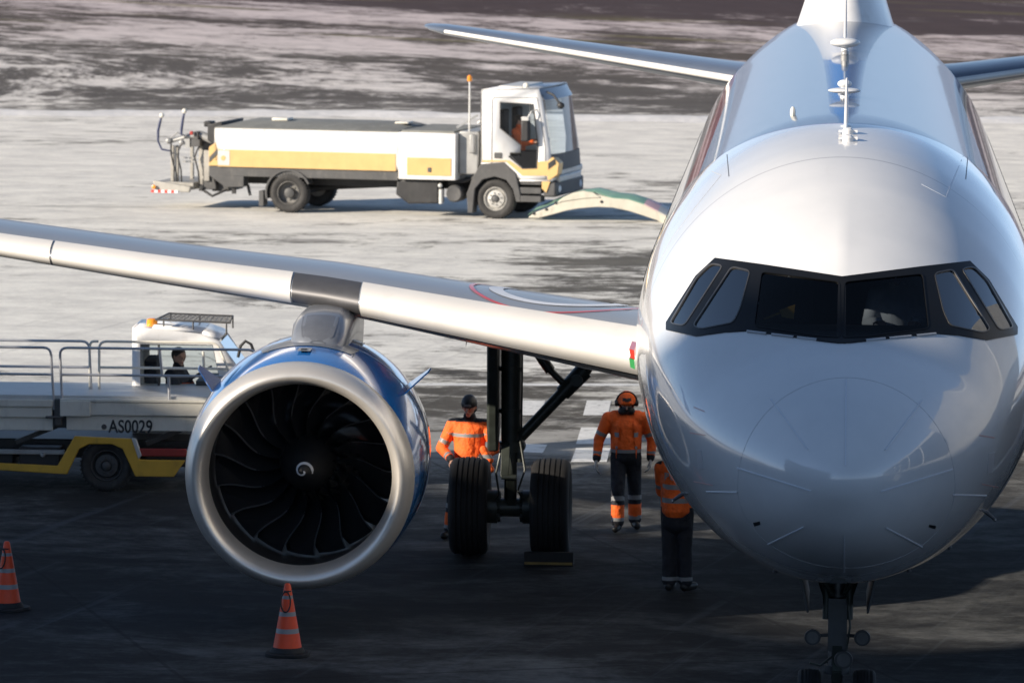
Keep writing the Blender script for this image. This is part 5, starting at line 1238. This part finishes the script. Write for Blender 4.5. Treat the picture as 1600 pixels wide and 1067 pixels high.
# ------------------------------------------------------------------ ground support vehicle at the left
LS = 121.5
def loader():
    q = G(165, 769); t = empty('platform_vehicle', (q.x, q.y, 0), R(1), 'white platform vehicle with yellow chassis, handrails and a small driver cab', 'service vehicle')
    X = lambda px: (px-165)/LS
    Z = lambda py: (769-py)/LS
    def wheel(x, y, sd2): road_wheel(t, x, y, .34, .34, .26, sd2, M['dgrey'], True)
    for px in (166, -330): wheel(X(px), .14, -1); wheel(X(px), 2.25, 1)
    def pr(pts, y0, y1, name, m, bev=.01, par=None): b = MB(); b.prism([(X(a), Z(c)) for a, c in pts], y0, y1); return b.build(name, M[m], par or t, bevel=bev)
    pr([(-400, 722), (-20, 724), (90, 728), (117, 681), (206, 684), (219, 717), (278, 717), (290, 717), (272, 743), (212, 743), (192, 700), (176, 693), (140, 693), (124, 701), (105, 741), (-20, 735), (-400, 733)], -.04, .02, 'chassis_side', 'chassis_yellow')
    pr([(-400, 722), (-20, 724), (90, 728), (117, 681), (206, 684), (219, 717), (278, 717), (290, 717), (272, 743), (212, 743), (192, 700), (176, 693), (140, 693), (124, 701), (105, 741), (-20, 735), (-400, 733)], 2.35, 2.40, 'chassis_side', 'chassis_yellow')
    pr([(206, 683), (213, 684), (222, 710), (217, 716)], -.05, .03, 'gusset', 'lgrey')
    b = MB(); b.box(X(-400), X(300), .5, 1.9, .38, .62); b.box(X(28), X(92), .1, .7, .30, .56); b.box(X(-60), X(18), .15, .8, .28, .50); b.box(X(222), X(300), .3, 1.9, .30, .46); b.build('engine_housing', M['black'], t, bevel=.02)
    b = MB(); b.box(X(-60), X(100), .05, .12, .47, .53); b.cyl((X(66), .02, .47), (X(66), .10, .47), .03); b.build('exhaust_shield', M['grey'], t, bevel=.01)
    b = MB(); b.bar((X(20), .3, .6), (X(95), .35, .85), .10, .06); b.build('lift_arm', M['dgrey'], t)
    b = MB(); b.bar((X(225), .3, .6), (X(290), .35, .82), .10, .06); b.build('lift_arm', M['dgrey'], t)
    b = MB(); b.box(X(216), X(292), -.03, .01, .475, .575); b.build('reflector_bar', M['red'], t, bevel=.01)
    # platform: deck, upper flange beam, web, lettering
    b = MB(); b.box(X(-420), X(330), .0, 1.5, 1.185, 1.245); b.build('deck', M['lgrey'], t, bevel=.008)
    b = MB(); b.box(X(-420), X(82), -.05, .02, .96, 1.185); b.box(X(-420), X(83), -.075, .03, 1.10, 1.19); b.build('side_beam', M['cream'], t, bevel=.008)
    b = MB(); b.box(X(104), X(400), -.02, .02, .80, 1.00); b.box(X(95), X(400), -.06, .02, 1.00, 1.17); b.box(X(95), X(142), -.085, -.055, .985, 1.185); b.box(X(95), X(400), -.075, .03, 1.17, 1.21); b.build('side_beam', M['cream'], t, bevel=.008)
    b = MB(); b.box(X(-420), X(83), -.02, .0, .79, .96); b.build('lower_web', M['cream'], t, bevel=.008)
    b = MB(); b.box(X(76), X(108), .03, .2, .82, 1.24); b.box(X(86), X(97), -.06, .03, .86, 1.20); b.box(X(72), X(100), -.09, -.05, .955, .985); b.build('pivot_post', M['dgrey'], t, bevel=.01)
    b = MB(); b.lathe((X(163), -.022, Z(666)), (0, -1, 0), [(0, .035), (.006, .03)], 16); b.build('marking_dot', M['dgrey'], t)
    text_obj('AS0029', .19, M['black'], t, Matrix.Translation((X(204.5), -.024, Z(666))) @ Matrix.Rotation(PI/2, 4, 'X') @ Matrix.Scale(1.22, 4, (0, 1, 0)) @ Matrix.Scale(.94, 4, (1, 0, 0)), offset=.0034, spacing=1.02)
    # handrails
    rr = .017
    def rail(pts, y, name='handrail', m='galv'):
        b = MB(); out = []
        for i, p in enumerate(pts):
            if 0 < i < len(pts)-1:
                p0, p1, p2 = Vector(pts[i-1]), Vector(p), Vector(pts[i+1]); r_ = 12
                a = p1+(p0-p1).normalized()*min(r_, (p0-p1).length*.45); c_ = p1+(p2-p1).normalized()*min(r_, (p2-p1).length*.45)
                for k in range(5): u = k/4; out.append(tuple(a*(1-u)**2+p1*2*u*(1-u)+c_*u*u))
            else: out.append(p)
        b.tube([(X(a), y, Z(c)) for a, c in out], rr, 8); return b
    def panel(segs, y, m='galv'):
        bb = MB()
        for s_ in segs:
            r_ = rail(s_, y); n = bb.add(r_.V); [bb.face([n+i for i in f]) for f in r_.F]
        return bb.build('handrail', M[m], t)
    panel([[(-400, 543), (80, 543), (85, 640)], [(-400, 585), (82, 585)], [(-160, 543), (-160, 640)]], -.03)
    panel([[(98, 640), (94, 543), (400, 543), (402, 640)], [(96, 585), (400, 585)], [(264, 585), (265, 628)], [(250, 545), (254, 584)]], -.03)
    # far rails: drawn at their own depth, so heights are corrected for the longer distance
    FY = 0.78; dz = FY*9.2/70.9
    def fr(pts): return [(a, c+dz*LS*0.95) for a, c in pts]
    panel([fr([(-400, 531), (128, 531), (132, 620)]), fr([(-400, 572), (128, 572)])], FY)
    panel([fr([(129, 620), (129, 531), (143, 531)]), fr([(144, 620), (144, 531), (330, 531), (352, 585)]), fr([(144, 572), (345, 572)]), fr([(308, 545), (310, 585)])], FY, 'cream')
    # cab on the far side
    cy0, cy1 = 1.25, 2.35; dc = cy0*9.2/70.9*LS*.95
    def cz(py): return (769-(py+dc))/LS+.0
    cp = [(190, 507), (222, 508), (300, 516), (328, 526), (366, 582), (372, 640), (372, 700), (190, 700)]
    wp = [(203, 533), (318, 533), (334, 612), (203, 612)]
    cp3 = [(X(a), cz(c)) for a, c in cp]; wp3 = [(X(a), cz(c)) for a, c in wp]
    vo, eo, fo, *_ = delaunay_2d_cdt([Vector(p) for p in cp3+wp3], [(i, (i+1) % len(cp3)) for i in range(len(cp3))]+[(len(cp3)+i, len(cp3)+(i+1) % 4) for i in range(4)], [], 0, 1e-5)
    cab = MB()
    for y in (cy0, cy1):
        n = cab.add([(v.x, y, v.y) for v in vo])
        for f in fo:
            c_ = (sum(vo[i].x for i in f)/3, sum(vo[i].y for i in f)/3)
            if inpoly(c_, cp3) and not inpoly(c_, wp3): cab.face([n+i for i in f])
    for a, c_ in ((0, 1), (1, 2), (2, 3), (7, 0), (4, 5), (5, 6), (6, 7)):
        n = cab.add([(cp3[a][0], cy0, cp3[a][1]), (cp3[c_][0], cy0, cp3[c_][1]), (cp3[c_][0], cy1, cp3[c_][1]), (cp3[a][0], cy1, cp3[a][1])]); cab.face((n, n+1, n+2, n+3))
    co = cab.build('cab', M['white'], t, smooth=25); sm = co.modifiers.new('thick', 'SOLIDIFY'); sm.thickness = .03; sm.offset = -1
    b = MB(); b.tube([(x, cy0-.012, z) for x, z in wp3+[wp3[0]]], .014, 6); b.tube([(X(232), cy0-.012, cz(533)), (X(232), cy0-.012, cz(612))], .016, 6); b.build('window_seal', M['black'], co)
    for y in (cy0+.01, cy1-.01):
        b = MB(); n = b.add([(x, y, z) for x, z in wp3]); b.face((n, n+1, n+2, n+3)); b.build('side_window', M['cabglass'], co, smooth=0)
    b = MB(); n = b.add([(cp3[3][0]+.01, cy0+.04, cp3[3][1]-.03), (cp3[4][0]+.01, cy0+.04, cp3[4][1]), (cp3[4][0]+.01, cy1-.04, cp3[4][1]), (cp3[3][0]+.01, cy1-.04, cp3[3][1]-.03)]); b.face((n, n+1, n+2, n+3)); b.build('windscreen', M['cabglass'], co, smooth=0)
    b = MB(); z0 = cz(503); x0, x1 = X(226), X(344)
    zr2 = lambda x: z0+.06-.03*(x-x0)
    fr_ = [(x0, cy0+.1), (x1, cy0+.1), (x1-.05, cy1-.1), (x0+.08, cy1-.1)]
    b.tube([(x, y, zr2(x)) for x, y in fr_+[fr_[0]]], .014, 6)
    for k in range(1, 14): u = k/14; b.cyl((x0+(x1-x0)*u, cy0+.1, zr2(x0+(x1-x0)*u)), (x0+.08+(x1-x0-.13)*u, cy1-.1, zr2(x0+(x1-x0)*u)), .005, .005, 5)
    for k in range(1, 7): u = k/7; b.cyl((x0+.08*u, cy0+.1+(cy1-cy0-.2)*u, zr2(x0)), (x1-.05*u, cy0+.1+(cy1-cy0-.2)*u, zr2(x1)), .005, .005, 5)
    for x in (x0+.1, (x0+x1)/2, x1-.05):
        for y in (cy0+.1, cy1-.1): b.cyl((x, y, zr2(x)), (x, y, zr2(x)-.16), .012, .012, 6)
    b.build('roof_rack', M['dgrey'], co)
    b = MB(); b.box(X(228), X(352), cy0+.06, cy1-.06, cz(516), cz(508)); 
    b = MB(); b.lathe((X(218), cy0+.25, cz(509)), (0, 0, 1), [(0, .07), (.02, .075), (.10, .07), (.115, .04)], 16); b.build('beacon', M['amber'], co)
    b = MB(); b.tube([(X(358), cy0-.03, cz(552)), (X(362), cy0-.05, cz(534)), (X(370), cy0-.06, cz(526)), (X(379), cy0-.06, cz(531)), (X(384), cy0-.05, cz(545)), (X(386), cy0-.03, cz(572))], .02, 8); b.build('mirror_arm', M['black'], co)
    b = MB(); b.box(X(205), X(225), cy0+.25, cy1-.3, cz(625), cz(560)); b.box(X(225), X(268), cy0+.25, cy1-.3, cz(632), cz(618)); b.build('seat', M['navy'], co, bevel=.03)
    b = MB(); b.box(X(290), X(336), cy0+.06, cy1-.06, cz(640), cz(592)); b.lathe((X(292), cy0+.5, cz(585)), (-.5, 0, .8), [(-.012, .17), (0, .185), (.012, .17), (0, .155)], 20, cap=False, loop=True); b.build('dashboard', M['black'], co)
    return t, Vector((X(254), cy0+.42, cz(621)-.17))
LO, seat = loader()
bpy.context.view_layer.update()
person(LO.matrix_world @ seat, R(75), 'driver in dark clothes with orange straps inside the small white cab by the handrails', sit_pose(look=(-.6, -1, -.1)), dict(cols=(M['navy'], M['hiviz'], M['hiviz']), tapes=(.10, .30), yoke=False, armtape=True, darkhem=.02, trous=(M['navy'],)*3))

# ------------------------------------------------------------------ boarding bridge at the port door, just outside the picture
def bridge():
    t = empty('boarding_bridge', (9, 0, 0), 0, 'glazed boarding bridge reaching the aircraft door from the right', 'boarding bridge')
    a, c = Vector((3.6, 5.2, 0)), Vector((24, -4, 0)); d = (c-a).normalized(); n_ = Vector((-d.y, d.x, 0))
    def box(u0, u1, w, z0, z1, name, m, off=0.0):
        b = MB(); q = [a+d*u+n_*(off+sg*w) - Vector((9, 0, 0)) for u, sg in ((u0, -1), (u1, -1), (u1, 1), (u0, 1))]
        n = b.add([(p.x, p.y, z0) for p in q]+[(p.x, p.y, z1) for p in q])
        for f in ((3,2,1,0),(4,5,6,7),(0,1,5,4),(1,2,6,5),(2,3,7,6),(3,0,4,7)): b.face([n+i for i in f])
        return b.build(name, M[m], t, bevel=.02)
    box(1.5, 22, 1.25, 2.9, 3.15, 'floor', 'grey'); box(1.5, 22, 1.3, 5.3, 5.55, 'roof', 'lgrey')
    for k in range(11): box(1.5+k*2.0, 1.62+k*2.0, 1.27, 3.15, 5.3, 'post', 'lgrey')
    box(1.6, 21.9, .02, 3.15, 5.3, 'glazing', 'surround', -1.2); box(1.6, 21.9, .02, 3.15, 5.3, 'glazing', 'surround', 1.2)
    box(-.3, 1.5, 1.6, 2.85, 5.7, 'cab', 'grey'); box(10, 10.6, .5, 0, 2.9, 'support_leg', 'grey')
bridge()
